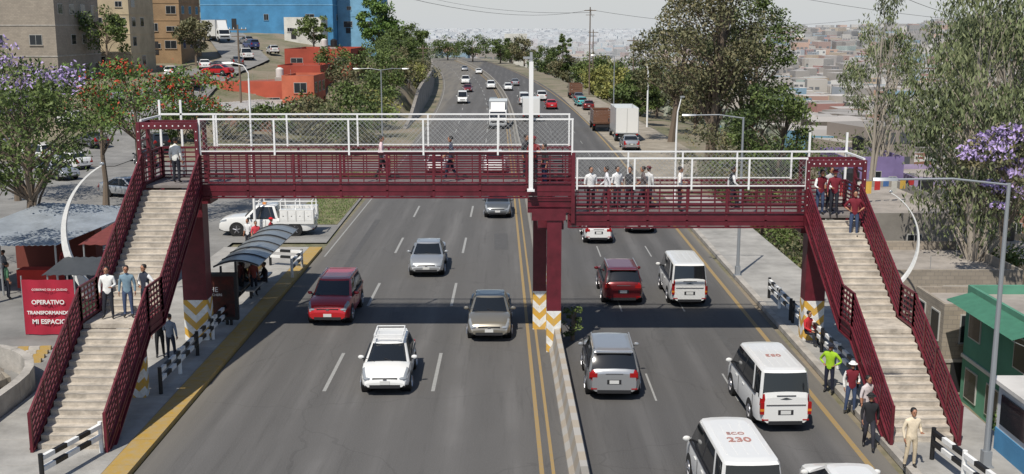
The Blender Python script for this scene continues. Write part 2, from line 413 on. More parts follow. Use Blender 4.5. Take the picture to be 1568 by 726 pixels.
stairs('left_stair',-14.15,-11.95,[(42.2,ZL),(36.8,2.9),(35.3,2.9),(31.0,.15)])
stairs('right_stair',11.38,13.42,[(42.25,ZR),(37.2,2.55),(35.9,2.55),(31.6,.15)])
c=MB()
def column(x,y,w,d,top,cz=1.8,cap=True):
    ch=chev('column_chevrons',x,y)
    c.box(x-w/2,x+w/2,y-d/2,y+d/2,-.1,cz,ch); c.box(x-w/2+.004,x+w/2-.004,y-d/2+.004,y+d/2-.004,cz,top,RED)
    if cap: c.box(x-w*.9,x+w*.9,y-d*.7,y+d*.7,top-.3,top,RED)
column(-12.6,43.3,.95,.8,ZL-.5); column(-12.6,36.1,.42,.42,2.72,1.5,False); column(-13.6,36.1,.42,.42,2.72,1.5,False)
column(12.05,43.3,.8,.7,ZR-.5,1.75); column(12.4,36.6,.4,.4,2.37,1.5,False)
column(1.62,42.0,.56,.5,ZR-.02,1.65,False); column(1.15,45.3,.56,.5,ZR-.02,1.65,False)
c.box(1.0,2.0,42.26,45.04,ZR-.55,ZR-.14,RED); c.box(.75,2.05,41.7,41.745,ZR-.1,ZR+.35,RED)
c.obj('columns',parent=FB)
f=MB(); w=MB()
for y in (YF-.09,YB+.09): fence(f,-11.9,2.3,y,ZL+1.28,9.0,2.84,w)
for y in (YF-.03,YB+.03): fence(f,2.5,11.3,y,ZR+1.12,7.5,2.2,w)
for p,q in (((-14.15,YF,8.97),(-14.15,YB,8.97)),((13.5,YF,7.5),(13.5,YB,7.5)),((-14.1,YB+.09,9.03),(-11.9,YB+.09,9.03)),((11.3,YB+.03,7.53),(13.5,YB+.03,7.53))): f.bar(p,q,.08,.07,WHT)
for x,z in ((-14.15,9.6),(-13.3,9.6),(-12.0,9.0)): f.box(x-.04,x+.04,YB+.05,YB+.13,ZL-.4,z,WHT)
for x,z in ((13.5,8.3),(12.0,8.3)): f.box(x-.04,x+.04,YB-.0,YB+.08,ZR-.4,z,WHT)
f.obj('fence_frame',parent=FB); w.obj('chain_link_mesh',parent=FB)
b=MB(); b.box(-.08,.08,-.08,.08,0,4.9,WHT); b.box(-.14,.14,-.14,.14,0,.08,WHT); b.box(-.05,.05,-.05,.05,4.9,5.25,METAL); b.box(-.3,.05,-.06,.06,5.0,5.08,METAL)
b.obj('deck_light_pole',(.72,YF-.3,6.3))
# ---------------------------------------------------------------- vehicles
PAINTS={}
def paint(n,c,metal=.0,rough=.28):
    if n not in PAINTS: PAINTS[n]=mat('car_paint_'+n,c,rough,metal,0,.6,coat=.6)
    return PAINTS[n]
WH=paint('white',(.72,.72,.70)); SIL=paint('silver',(.42,.43,.44),.55); GRY=paint('grey',(.16,.17,.175),.5); CRM=paint('champagne',(.26,.24,.20),.5)
RD=paint('red',(.45,.014,.018),.1); DRD=paint('dark_red',(.15,.012,.016),.3); BLU=paint('blue',(.03,.05,.16)); BLK=paint('black',(.015,.015,.018)); TUR=paint('turquoise',(.08,.42,.42)); BRN=paint('brown',(.16,.08,.05))
KINDS=dict(
 sedan=dict(L=4.55,W=1.76,H=1.47,r=.32,wf=1.38,wr=-1.27,prof=[(-2.275,.70),(-2.22,.97),(-2.05,1.05),(-1.6,1.06),(-1.2,.95),(1.0,.93),(1.15,.99),(1.7,.92),(2.05,.80),(2.2,.68),(2.275,.5)],gh=(1.12,.28,-.95,-1.78),belt=.95),
 hatch=dict(L=4.0,W=1.70,H=1.49,r=.31,wf=1.25,wr=-1.25,prof=[(-2.0,.85),(-1.95,1.02),(-1.8,.98),(.9,.92),(1.12,.98),(1.6,.90),(1.85,.76),(1.96,.62),(2.0,.48)],gh=(1.12,.25,-1.45,-1.9),belt=.94),
 suv=dict(L=4.55,W=1.84,H=1.68,r=.36,wf=1.38,wr=-1.3,prof=[(-2.275,.95),(-2.22,1.12),(-2.1,1.05),(1.0,1.02),(1.2,1.10),(1.8,1.02),(2.1,.92),(2.22,.78),(2.275,.6)],gh=(1.2,.45,-1.85,-2.18),belt=1.04),
 van=dict(L=4.75,W=1.72,H=1.99,r=.34,wf=1.45,wr=-1.2,prof=[(-2.375,1.15),(-2.345,1.32),(-2.2,1.28),(-1.6,1.14),(1.5,1.12),(1.75,1.14),(2.08,1.0),(2.28,.84),(2.35,.66),(2.375,.5)],gh=(1.85,1.10,-2.16,-2.31),belt=1.14),
 pickup=dict(L=5.7,W=1.95,H=1.85,r=.39,wf=1.75,wr=-1.75,prof=[(-2.85,.95),(-2.8,1.05),(-2.6,1.05),(1.1,1.08),(1.3,1.16),(2.3,1.10),(2.7,1.0),(2.82,.85),(2.85,.6)],gh=(1.35,.65,-.55,-.75),belt=1.1),
)
def vehicle(name,kind,pm,loc,rz,extra=None):
    k=KINDS[kind]; L,W,H=k['L'],k['W'],k['H']; b=MB(); hl=L/2
    pr=k['prof']; py=[p[0] for p in pr]; pz=[p[1] for p in pr]
    st=sorted(set([-hl,-hl+.03,-hl+.09,-hl+.2,-hl+.4,-hl+.7,hl,hl-.03,hl-.09,hl-.18,hl-.32,hl-.5,hl-.75]+[y for y in py if abs(y)<hl-.8]+[0.,k['wf'],k['wr']]))
    rings=[]
    for y in st:
        e=hl-abs(y); zt=float(np.interp(y,py,pz)); zb=.24+.10*max(0,1-e/.35); ff=1-.16*max(0,1-e/.55)**2 -.02*max(0,1-e/1.2)
        w_=W/2*ff; h=zt-zb
        half=[(.84,zb),(.965,zb+.07),(1.0,zb+.3*h),(1.0,zb+.58*h),(.985,zb+.80*h),(.95,zt-.045),(.86,zt-.005),(.5,zt+.018),(.0,zt+.028)]
        if e<.05: half=[(a*.985,z) for a,z in half]
        ring=[(a*w_,y,z) for a,z in half]+[(-a*w_,y,z) for a,z in half[:-1][::-1]]
        rings.append(ring)
    n=len(rings[0])
    lampz={'sedan':(3,4,5),'hatch':(3,4,5),'suv':(3,4,5),'van':(3,4),'pickup':(3,4)}[kind]
    def mm(kk,i):
        if kk<0: return pm
        y=(st[kk]+st[kk+1])/2; j=i if i<8 else n-2-i
        if i==n-1: return PLAST
        if j==0: return PLAST
        if y>hl-.45 and y<hl-.05 and j in lampz[1:]: return HLAMP
        if y<-hl+.22 and j in lampz: return TLAMP
        return pm
    b.loft(rings,mm,True)
    yf0,yf1,yr1,yr0=k['gh']; g0=W/2*.93; g1=W/2*(.72 if kind in('sedan','hatch') else .78 if kind!='van' else .83); zb=k['belt']; zt=H
    def gring(g,yf,yr,z,bow):
        m1=yf-.2-(yf-yr-.4)*.42
        pts=[(0,yf+bow),(.55*g,yf+bow*.6),(.9*g,yf-.03),(g,yf-.20),(g,m1+.05),(g,m1-.05),(g,yr+.42+(0 if kind!='van' else .6)),(g,yr+.36+(0 if kind!='van' else .5)),(g,yr+.16),(.92*g,yr+.02),(.55*g,yr-bow*.3),(0,yr-bow*.5)]
        r=[(x,y,z) for x,y in pts]; r+=[(-x,y,z) for x,y,zz in r[1:-1][::-1]]
        return r
    R0=gring(g0,yf0,yr0,zb-.04,.16); R1=gring(g1,yf1,yr1,zt-.09,.08); R2=gring(g1*.95,yf1-.07,yr1+.07,zt-.03,.08); R3=gring(g1*.7,yf1-.3,yr1+.3,zt-.005,.06)
    nn=len(R0)
    def gm(kk,i):
        if kk!=0: return pm
        j=i if i<11 else nn-1-i
        if j in (2,4,8): return pm if j!=4 else PLAST
        if j==6: return PLAST if kind!='van' else pm
        return GLASS
    b.loft([R0,R1,R2,R3],gm,True,False,True)
    for sx in (-1,1):
        xx=sx*(W/2*1.0+.001)
        for y in ((yf0-.35),(yf0-.35+yr0)/2+.1 if kind!='van' else .35,(yr0+.75)):
            b.box(xx-.006,xx+.004,y-.009,y+.009,.42,zb-.12,PLAST)
        for y in (yf0-1.15,yf0-2.1): b.box(xx-.01,xx+.02,y-.09,y+.09,zb-.22,zb-.18,pm)
        b.box(sx*W/2*.93-.03+.03*sx,sx*W/2*.93+.03+.03*sx,yr0+.5,yf0-.25,zb-.02,zb+.005,PLAST)
        mx=sx*(W/2+.06); b.sphere((mx+sx*.03,yf0-.42,zb+.09),(.11,.06,.075),pm,8,5); b.bar((sx*W/2*.9,yf0-.4,zb+.03),(mx,yf0-.4,zb+.05),.05,.04,PLAST)
        for wy in (k['wf'],k['wr']):
            r=k['r']; x0=sx*(W/2-.19); x1=sx*(W/2+.012)
            b.cyl((sx*(W/2-.3),wy,r+.02),(sx*(W/2+.004),wy,r+.02),r+.065,r+.065,BLACK,20)
            b.cyl((x0,wy,r),(x1,wy,r),r,r,TYRE,20); b.cyl((x1,wy,r),(x1+sx*.012,wy,r),r*.66,r*.62,PLAST,16)
            for a in range(5):
                t=a*2*pi/5+.3; p=Vector((x1+sx*.018,wy,r)); q=p+Vector((0,math.cos(t)*r*.6,math.sin(t)*r*.6)); b.cyl(p,q,.045,.035,RIM,5)
            b.cyl((x1+sx*.005,wy,r),(x1+sx*.024,wy,r),r*.68,r*.66,RIM,16,False)
            b.cyl((x1+sx*.01,wy,r),(x1+sx*.035,wy,r),.06,.05,RIM,8)
    zf=float(np.interp(hl-.02,py,pz))
    b.box(-.62*W/2,.62*W/2,hl-.12,hl+.008,.30,.42,PLAST); b.box(-.5*W/2,.5*W/2,hl-.25,hl-.03 if kind!='van' else hl+.002,zf-.02,zf+.10,PLAST)
    b.box(-.17,.17,hl,hl+.018,.43,.56,PLATE); b.box(-.06,.06,hl-.05,hl+.0,zf+.03,zf+.09,CHROME)
    for sx in (-1,1):
        b.sphere((sx*.70*W/2,hl-.14,zf+.06),(.17,.13,.07),HLAMP,10,6); b.box(sx*.72*W/2-.09,sx*.72*W/2+.09,hl-.12,hl-.012,.34,.42,PLAST)
    zr_=float(np.interp(-hl+.02,py,pz))
    b.box(-.62*W/2,.62*W/2,-hl-.008,-hl+.12,.28,.40,PLAST); b.box(-.24,.24,-hl-.006,-hl+.02,.60,.76,PLAST); b.box(-.16,.16,-hl-.012,-hl-.006,.62,.74,PLATE)
    lx=.74*W/2
    for sx in (-1,1):
        if kind=='van': b.box(sx*.86*W/2-.06,sx*.86*W/2+.06,-hl-.01,-hl+.1,.62,1.0,TLAMP); b.box(sx*.86*W/2-.062,sx*.86*W/2+.062,-hl-.013,-hl+.1,.72,.80,ALAMP)
        else: b.box(sx*lx-.16,sx*lx+.11,-hl-.006,-hl+.1,zr_-.17,zr_-.02,TLAMP)
        b.box(sx*lx-.1,sx*lx+.1,-hl-.01,-hl+.05,.42,.46,TLAMP)
    b.box(-.3,.3,-hl-.012,-hl+.02,zr_-.06,zr_-.03,CHROME if kind in('suv','sedan') else PLAST)
    if kind=='hatch' or kind=='suv': b.box(-g1*.85,g1*.85,yr1-.12,yr1+.1,H-.075,H-.045,pm)
    for sx in (-.35,.3): b.bar((sx,yf0+.07,zb+.02),(sx+.45,yf0-.12,zb+.14),.015,.015,PLAST)
    if kind=='suv':
        for sx in (-1,1): b.bar((sx*g1*.93,yf1-.2,H+.03),(sx*g1*.93,yr1+.2,H+.03),.035,.035,METAL)
    if kind=='van':
        for i in range(5): b.box(-g1*.75+i*g1*.37,-g1*.75+i*g1*.37+.02,yr1+.5,yf1-.6,H-.012,H+.004,pm)
        b.box(-.62,.62,-hl-.014,-hl-.004,.9,.94,CHROME)
    if extra: extra(b,k)
    return b.obj(name,loc,rz,sharp=32)
def rack(b,k):
    H=k['H']
    for z in (H+.12,H+.22):
        for p,q in (((-.5,.3),(.5,.3)),((.5,.3),(.5,-.95)),((.5,-.95),(-.5,-.95)),((-.5,-.95),(-.5,.3))): b.bar((*p,z),(*q,z),.03,.03,WHT)
    for i in range(9): b.bar((-.5,.3-i*.155,H+.12),(.5,.3-i*.155,H+.12),.02,.02,WHT)
    for x in (-.5,.5):
        for y in (.3,-.3,-.95): b.box(x-.015,x+.015,y-.015,y+.015,H-.06,H+.23,WHT)
def service(b,k):
    for sx in (-1,1):
        b.box(sx*.98-.25+(-.2 if sx>0 else .2),sx*.98+.25+(-.2 if sx>0 else .2),-2.9,-.85,.75,1.62,WH)
        for i in range(4): 
            x=sx*1.033; y=-2.8+i*.5; b.box(x-.006,x+.006,y,y+.42,.95,1.5,PWHITE); b.box(x-.01,x+.01,y+.43,y+.445,.9,1.55,PLAST)
            b.box(x-.012,x+.014,y+.18,y+.25,1.2,1.25,CHROME)
        for y in (-2.8,-1.8,-.9,.4): b.box(sx*.8-.03,sx*.8+.03,y-.03,y+.03,1.6 if y<0 else 1.8,2.1,WHT)
        b.bar((sx*.8,-2.9,2.1),(sx*.8,.6,2.1),.06,.06,WHT); b.bar((sx*.8,-2.9,1.85),(sx*.8,-.85,1.85),.04,.04,WHT)
    for y in (-2.8,-1.8,-.9,.4): b.bar((-.8,y,2.13),(.8,y,2.13),.05,.05,WHT)
    for x in (-.2,.25): b.bar((x,-2.9,2.2),(x,.5,2.2),.04,.06,METAL)
    for i in range(11): b.bar((-.2,-2.8+i*.3,2.2),(.25,-2.8+i*.3,2.2),.03,.03,METAL)
    b.box(-.2,.2,.1,.3,1.84,1.95,ALAMP)
def truck(name,loc,rz,cabm,boxm,L=7.0,W=2.3,Hb=3.2,open_=False):
    b=MB(); hl=L/2
    b.prism([(hl-1.7,.55),(hl,.55),(hl+.02,1.15),(hl-.12,1.35),(hl-.38,2.15),(hl-.6,2.28),(hl-1.7,2.32)],-W/2*.92,W/2*.92,cabm)
    b.add([(-.95*W/2*.92,hl-.115,1.38),(.95*W/2*.92,hl-.115,1.38),(.9*W/2*.92,hl-.365,2.12),(-.9*W/2*.92,hl-.365,2.12)],[(0,1,2,3)],GLASS)
    b.box(-.4*W,.4*W,hl+.02,hl+.04,.75,1.05,PLAST); b.box(-.42*W,.42*W,hl-.02,hl+.12,.45,.65,METAL)
    for sx in (-1,1):
        b.box(sx*W/2*.92-.005,sx*W/2*.92+.005,hl-1.25,hl-.42,1.4,2.0,GLASS); b.sphere((sx*.38*W,hl+.03,.85),(.14,.05,.1),HLAMP,8,5)
        b.box(sx*W/2*1.05-.06,sx*W/2*1.05+.06,hl-.35,hl-.3,1.5,1.9,PLAST)
        for wy in (hl-.8,-hl+1.5,-hl+.9 if L>8 else -hl+1.5):
            b.cyl((sx*(W/2-.3),wy,.46),(sx*(W/2-.02),wy,.46),.46,.46,TYRE,16); b.cyl((sx*(W/2-.02),wy,.46),(sx*(W/2+.0),wy,.46),.24,.2,METAL,10)
        b.box(sx*.9*W/2-.1,sx*.9*W/2+.1,-hl-.01,-hl+.05,.75,.9,TLAMP)
    b.box(-W*.35,W*.35,-hl+.05,hl-.3,.55,.85,PLAST)
    if not open_:
        b.box(-W/2,W/2,-hl,hl-1.85,.95,Hb,boxm)
        for x in (-W/2,W/2):
            b.box(x-.03,x+.03,-hl-.012,-hl+.05,.93,Hb+.02,METAL)
            for i in range(8): y=-hl+.4+i*(L-2.4)/8; b.box(x-.008,x+.008,y-.01,y+.01,1.0,Hb-.05,METAL)
        b.box(-.012,.012,-hl-.01,-hl,1.0,Hb-.05,PLAST); b.box(-W/2,W/2,-hl-.013,-hl-.0,.9,1.0,METAL)
        b.box(-W/2-.01,W/2+.01,hl-1.84,hl-1.8,.95,Hb+.02,METAL)
        b.prism([(hl-1.7,2.32),(hl-.7,2.3),(hl-1.6,Hb-.1),(hl-1.7,Hb-.1)],-W*.38,W*.38,cabm)
    else:
        b.box(-W/2,W/2,-hl,hl-1.85,.95,1.1,boxm)
        for x0,x1,y0,y1 in ((-W/2,-W/2+.06,-hl,hl-1.85),(W/2-.06,W/2,-hl,hl-1.85),(-W/2,W/2,-hl-.06,-hl),(-W/2,W/2,hl-1.85,hl-1.79)): 
            for z in (1.1,1.4,1.7,2.0,2.3): b.box(x0,x1,y0,y1,z,z+.24,boxm)
    return b.obj(name,loc,rz)
vehicle('hatchback_car','hatch',WH,(-4.4,38.4,.01),pi+.02,rack)
vehicle('suv_car','suv',RD,(-7.75,47.7,.01),pi-.02)
vehicle('compact_car','sedan',CRM,(-.92,45.3,.01),pi)
vehicle('sedan_car','sedan',SIL,(-4.38,57.0,.01),pi+.02)
vehicle('sedan_car','sedan',GRY,(-.95,74.5,.01),pi)
vehicle('sedan_car','sedan',WH,(-6.6,97,.01),pi); vehicle('pickup_truck','pickup',WH,(-1.5,97,.01),pi)
truck('box_truck',(-1.75,141,.01),pi,WH,WH,L=7.5,Hb=3.3)
def V(name,kind,pm,x,y,rz,**k): return vehicle(name,kind,pm,(x,y,.01),rz,**k)
KN={'van':'passenger_van','sedan':'sedan_car','pickup':'pickup_truck','suv':'suv_car','hatch':'hatchback_car'}
for kd,pm,x,y in (('van',WH,-8.2,185),('sedan',DRD,-8.6,217),('pickup',WH,-10.3,248),('suv',WH,-4.3,228),('hatch',WH,-.8,222),('sedan',WH,-8.9,300),('sedan',SIL,-13.5,320),('hatch',GRY,-2.9,175)):
    V(KN[kd],kd,pm,x,y,pi+.04)
vehicle('suv_car','suv',SIL,(3.5,38.2,.01),-.02); vehicle('suv_car','suv',DRD,(5.05,51.2,.01),0)
vehicle('passenger_van','van',WH,(8.0,51.0,.01),0); vp=vehicle('passenger_van','van',WH,(8.45,35.3,.01),.03); vq=vehicle('passenger_van','van',WH,(5.85,27.9,.01),.03)
RTXT=mat('red_lettering',(.42,.20,.17),.6,0,0)
text('053',.34,RTXT,(0,-.6,2.0),(0,0,pi),vp,bold=.004); text('230',.42,RTXT,(0,-.7,2.0),(0,0,0),vq,bold=.006); text('ECO',.24,RTXT,(0,-.25,2.0),(0,0,0),vq)
vehicle('hatchback_car','hatch',WH,(8.6,26.7,.01),0)
vehicle('hatchback_car','hatch',WH,(5.05,65.5,.01),0); vehicle('sedan_car','sedan',WH,(7.9,69,.01),0)
truck('box_truck',(2.55,151,.01),0,WH,WH,L=6.5,Hb=3.1)
V('sedan_car','sedan',RD,6.0,172,.04); V('suv_car','suv',WH,5.0,192,.04); V('van_car','van',WH,1.9,182,.04); V('sedan_car','sedan',SIL,.6,240,.05)
truck('box_truck',(12.6,126,.02),0,WH,WH,L=8.5,Hb=3.7,W=2.5); vehicle('sedan_car','sedan',SIL,(12.2,115,.02),0)
truck('stake_truck',(10.9,137,.02),0,BRN,BRN,open_=True,Hb=2.6); truck('stake_truck',(11.2,199,.02),0,BRN,BRN,open_=True)
vehicle('hatchback_car','hatch',TUR,(11.0,178,.02),.1); vehicle('sedan_car','sedan',GRY,(11.3,190,.02),0); vehicle('hatchback_car','hatch',DRD,(11.6,170,.02),0)
vehicle('utility_pickup','pickup',WH,(-14.9,67.0,.02),pi/2+.02,service)
vehicle('sedan_car','sedan',SIL,(-28.6,82,.02),-2.0)
for kd,pm,x,y,a in (('sedan',BLK,-33.5,101,.4),('suv',WH,-44.5,104,.9),('hatch',WH,-48.5,122,.9),('sedan',GRY,-43,113,.9),('hatch',SIL,-52,112,1.0),('sedan',SIL,-38,92,-2.2),('suv',SIL,-47,132,.5),('sedan',WH,-39.5,99,.9),('hatch',GRY,-50,100,.9),('suv',BLK,-36,112,.6),('sedan',SIL,-46,93,-2.2),
    ('sedan',RD,-41.5,158,1.3),('pickup',WH,-44.5,188,.4),('hatch',WH,-42.5,200,.4),('sedan',GRY,-43,176,.3),('sedan',WH,-46,168,.3),('suv',BLU,-47.5,205,.6),('hatch',SIL,-50,212,.6),('sedan',DRD,-41,144,.2),('hatch',WH,-45.6,150,.2)):
    vehicle(KN[kd],kd,pm,(x,y,T(x,y)+.08 if y>103 else .02),a)
truck('semi_truck',(-57,217,T(-57,217)+.08),.6+pi,WH,WH,L=10,Hb=4)

# ---------------------------------------------------------------- trees
def leafmat(n,c,k=1.4): return mat('foliage_'+n,tuple(x*k for x in c),.6,0,0,spec=.25)
LF=dict(green=[leafmat('green_a',(.06,.085,.024)),leafmat('green_b',(.09,.12,.036)),leafmat('green_c',(.035,.052,.018))],
 dry=[leafmat('dry_a',(.10,.098,.05)),leafmat('dry_b',(.135,.12,.065)),leafmat('dry_c',(.055,.062,.03))],
 euc=[leafmat('euc_a',(.10,.12,.055)),leafmat('euc_b',(.135,.15,.075)),leafmat('euc_c',(.06,.075,.037))],
 yel=[leafmat('yel_a',(.15,.155,.045)),leafmat('yel_b',(.19,.185,.055)),leafmat('yel_c',(.09,.10,.035))],
 bright=[leafmat('br_a',(.07,.12,.028)),leafmat('br_b',(.10,.155,.038)),leafmat('br_c',(.04,.07,.018))])
FLR=leafmat('red_flower',(.42,.06,.03),1); FLP=leafmat('purple_flower',(.44,.34,.60),1)
def tree(name,x,y,h,cr,cz,ch,ls,kind='green',ncl=45,nl=150,seed=0,z0=None,trunk=.22,bark=None,droop=0.,flower=None,ffrac=.0,clr=None,lean=(0,0),nt_=1):
    rg=np.random.default_rng(seed+100); bark=bark or BARK
    b=MB(); z0=T(x,y)-.1 if z0 is None else z0
    stems=[]
    for t in range(nt_):
        a=rg.uniform(0,6.28); sx,sy=(0,0) if nt_==1 else (math.cos(a)*cr*.35,math.sin(a)*cr*.35)
        pts=[Vector((0,0,0))]; top=cz+ch*.35
        for i in range(1,6):
            f_=i/5; pts.append(Vector((lean[0]*f_+sx*f_+rg.normal(0,.12)*h*.04,lean[1]*f_+sy*f_+rg.normal(0,.12)*h*.04,top*f_)))
        rs=[trunk*(1-.75*i/5)*(1.25 if i==0 else 1) for i in range(6)]
        b.tube(pts,rs,bark,8); stems.append((pts,rs))
    cen=[]
    while len(cen)<ncl:
        p=rg.normal(size=3); p/=np.linalg.norm(p); r=rg.uniform(.35,1)**.6
        q=np.array([p[0]*cr*r+lean[0],p[1]*cr*r+lean[1],cz+p[2]*ch*r])
        if math.sin(q[0]*1.3+seed)*math.cos(q[2]*1.1+seed*2)+rg.uniform(-.6,1)<-.35: continue
        cen.append(q)
    for q in cen:
        pts,rs=stems[rg.integers(len(stems))]
        hz=q[2]-ch*.2-rg.uniform(.1,.5)*abs(q[2])*.35; i=int(np.clip(hz/(pts[-1].z/5),1,4)); s0=pts[i]; e=Vector(q)
        mid=s0.lerp(e,.5)+Vector((rg.normal(0,.1)*cr*.3,rg.normal(0,.1)*cr*.3,cr*.06)); r0=rs[i]*.4
        b.tube([s0,mid,e],[r0,r0*.6,r0*.2],bark,5)
    cen=np.array(cen); clr=clr or cr*.30
    P=[];MI=[]
    mats=LF[kind]+([flower] if flower else [])
    k0=len(b.mats)
    for q in cen:
        c_=clr*rg.uniform(.6,1.35); n=int(nl*rg.uniform(.6,1.3)); p=rg.normal(size=(n,3)); p/=np.linalg.norm(p,axis=1)[:,None]; p*=(rg.uniform(.15,1,(n,1))**.5)*c_
        p[:,2]*=.72
        if droop: p[:,2]-=droop*rg.uniform(0,1,n)**2*c_*2.
        P.append(q+p); base=rg.choice([0,0,1,2]); mi=np.where(rg.uniform(size=n)<.65,base,rg.integers(0,3,n))
        if flower and rg.uniform()<(.95 if ffrac>.7 else .75): mi=np.where((rg.uniform(size=n)<ffrac)&(p[:,2]>-.1*c_),3,mi)
        MI.append(mi)
    P=np.concatenate(P); MI=np.concatenate(MI); n=len(P)
    u=rg.normal(size=(n,3)); u/=np.linalg.norm(u,axis=1)[:,None]
    if droop: u[:,2]-=1.5; u/=np.linalg.norm(u,axis=1)[:,None]
    v=np.cross(u,rg.normal(size=(n,3))); v/=np.linalg.norm(v,axis=1)[:,None]
    s=ls*rg.uniform(.6,1.3,(n,1)); asp=.28 if droop else .5
    q4=np.stack([P-u*s*.5,P+v*s*asp*.5,P+u*s*.5,P-v*s*asp*.5],1).reshape(-1,3)
    nv=len(b.v); verts=b.v+q4.tolist(); faces=b.f+(np.arange(4*n).reshape(-1,4)+nv).tolist()
    me=bpy.data.meshes.new(name); me.from_pydata(verts,[],faces)
    for m_ in b.mats+mats: me.materials.append(m_)
    me.polygons.foreach_set('material_index',np.array(b.m+(MI+k0).tolist(),dtype=np.int32)); me.update()
    return link(name,me,(x,y,z0))
def bush(name,x,y,r,h,ls,kind,n=14,nl=150,seed=0,**k):
    return tree(name,x,y,h,r,h*.5,h*.45,ls,kind,ncl=n,nl=nl,seed=seed,trunk=.08,clr=r*.42,nt_=3,**k)
tree('shade_tree',-25.8,58.8,11,4.0,7.0,3.6,.24,'green',60,120,1,0,trunk=.32)
tree('jacaranda_tree',-29.0,66,11,3.8,9.2,2.2,.26,'green',40,110,2,0,flower=FLP,ffrac=.8)
tree('tulip_tree',-23.6,70,11,3.6,8.2,2.4,.24,'bright',44,80,3,0,flower=FLR,ffrac=.3,trunk=.2)
tree('tulip_tree',-20.8,73,10,2.8,8.2,1.9,.24,'bright',30,80,4,0,flower=FLR,ffrac=.28,trunk=.18)
tree('tulip_tree',-28.5,77,10,3.4,8.2,2.3,.25,'bright',36,80,5,0,flower=FLR,ffrac=.28)
tree('shade_tree',-36,80,10,4,7.5,2.8,.3,'green',40,90,6,0)
tree('shade_tree',-24,49,9,2.2,6.8,2.0,.22,'green',20,90,61,0,trunk=.16)
tree('broadleaf_tree',-25.5,215,13,4.0,9.0,4.2,.55,'bright',50,120,7)
tree('broadleaf_tree',-21.5,205,8,4.,5,3,.55,'green',30,100,8); tree('broadleaf_tree',-23.5,262,10,4.,6,3.5,.6,'green',30,100,9)
tree('broadleaf_tree',-54,150,9,3.5,6,3,.45,'green',26,100,10); tree('broadleaf_tree',-50,178,8,3.2,5,2.6,.5,'dry',24,90,11); tree('broadleaf_tree',-62,196,9,4,6,3,.5,'green',26,100,12); tree('broadleaf_tree',-36,205,8,3,5,2.6,.5,'green',22,90,13)
for i,(x,y,r,h,kd) in enumerate(((-19,150,3.5,5,'green'),(-23,158,3.5,5,'dry'),(-17.5,165,3,4.5,'dry'),(-21,175,4,5.5,'green'),(-17,185,3,5,'yel'),(-19,198,3.5,5,'dry'),(-20,215,4,5,'green'),(-18.5,228,3,4,'dry'),(-21.5,245,4,5.5,'green'),(-23,275,4,6,'green'),(-26,300,4,6,'green'),(-24,140,3,4,'green'),(-28,330,5,8,'green'),(-33,360,6,9,'green'),(-27,170,3,5,'green'),
    (-17,118,3,4,'green'),(-21,122,3.5,5,'dry'),(-26,120,3,4.5,'green'),(-16.5,128,3,4.5,'green'),(-20,134,3.5,6,'green'),(-24,130,3,5,'dry'),(-17,138,3,5,'yel'),(-30,121,3,3.5,'dry'),(-15.6,110,2,3,'dry'),(-35,118,3,3.5,'green'),(-23,190,4,7,'green'),(-24,240,5,8,'green'),(-20,178,4,7,'green'),(-18,160,3,6,'green'))):
    bush('roadside_bush',x,y,r,h,.42,kd,17,105,20+i)
for i,(x,y,r,h,kd) in enumerate(((-14,400,6,10,'green'),(-4,385,5,9,'green'),(4,360,5,9,'dry'),(10,330,5,10,'green'),(15,300,5,8,'dry'),(19,270,5,9,'green'),(24,300,6,9,'yel'),(20,235,5,8,'yel'),(27,250,6,10,'green'),(19,205,4,8,'yel'),(26,200,5,9,'dry'),(33,230,6,10,'green'),(20,180,4,8,'green'),(28,170,5,10,'dry'),(-24,420,6,9,'green'),(38,280,7,12,'green'),(0,440,7,10,'green'))):
    tree('broadleaf_tree',x,y,h,r,h*.6,h*.4,.6,kd,34,100,40+i,trunk=.25)
tree('conifer_tree',13.5,300,14,2.4,8.5,6.5,.5,'green',44,110,70,trunk=.3)
tree('ash_tree',18.6,104,19,5.6,12.2,6.5,.34,'dry',95,150,71,trunk=.45,nt_=3)
tree('ash_tree',24.0,112,19,4.8,12,6.5,.34,'green',70,150,72,trunk=.4,nt_=2)
tree('ash_tree',17.5,122,16,4.6,10,5,.34,'dry',50,140,73,trunk=.35,nt_=2)
tree('ash_tree',20.5,88,13,3.8,7.4,4.2,.30,'green',54,140,74,trunk=.3,nt_=2)
tree('eucalyptus_tree',24.6,58,19,3.9,12.0,7.2,.36,'euc',90,150,76,trunk=.28,bark=BARKL,droop=.6,nt_=2)
tree('eucalyptus_tree',29.5,66,20,4.4,12.5,7.4,.38,'euc',80,140,77,trunk=.28,bark=BARKL,droop=.6)
tree('eucalyptus_tree',34.0,102,18,3.4,11.5,6.5,.4,'euc',34,90,81,trunk=.2,bark=BARKL,droop=.5,nt_=2)
tree('eucalyptus_tree',28.6,88,17,2.8,13.,6.5,.36,'euc',34,90,78,trunk=.2,bark=BARKL,droop=.6,nt_=2)
tree('eucalyptus_tree',33.5,84,18,3.6,12.5,7,.40,'euc',50,110,79,trunk=.22,bark=BARKL,droop=.6,nt_=2)
tree('jacaranda_tree',23.2,51.5,9.5,2.0,9.4,2.0,.24,'dry',34,120,80,trunk=.16,flower=FLP,ffrac=.75)
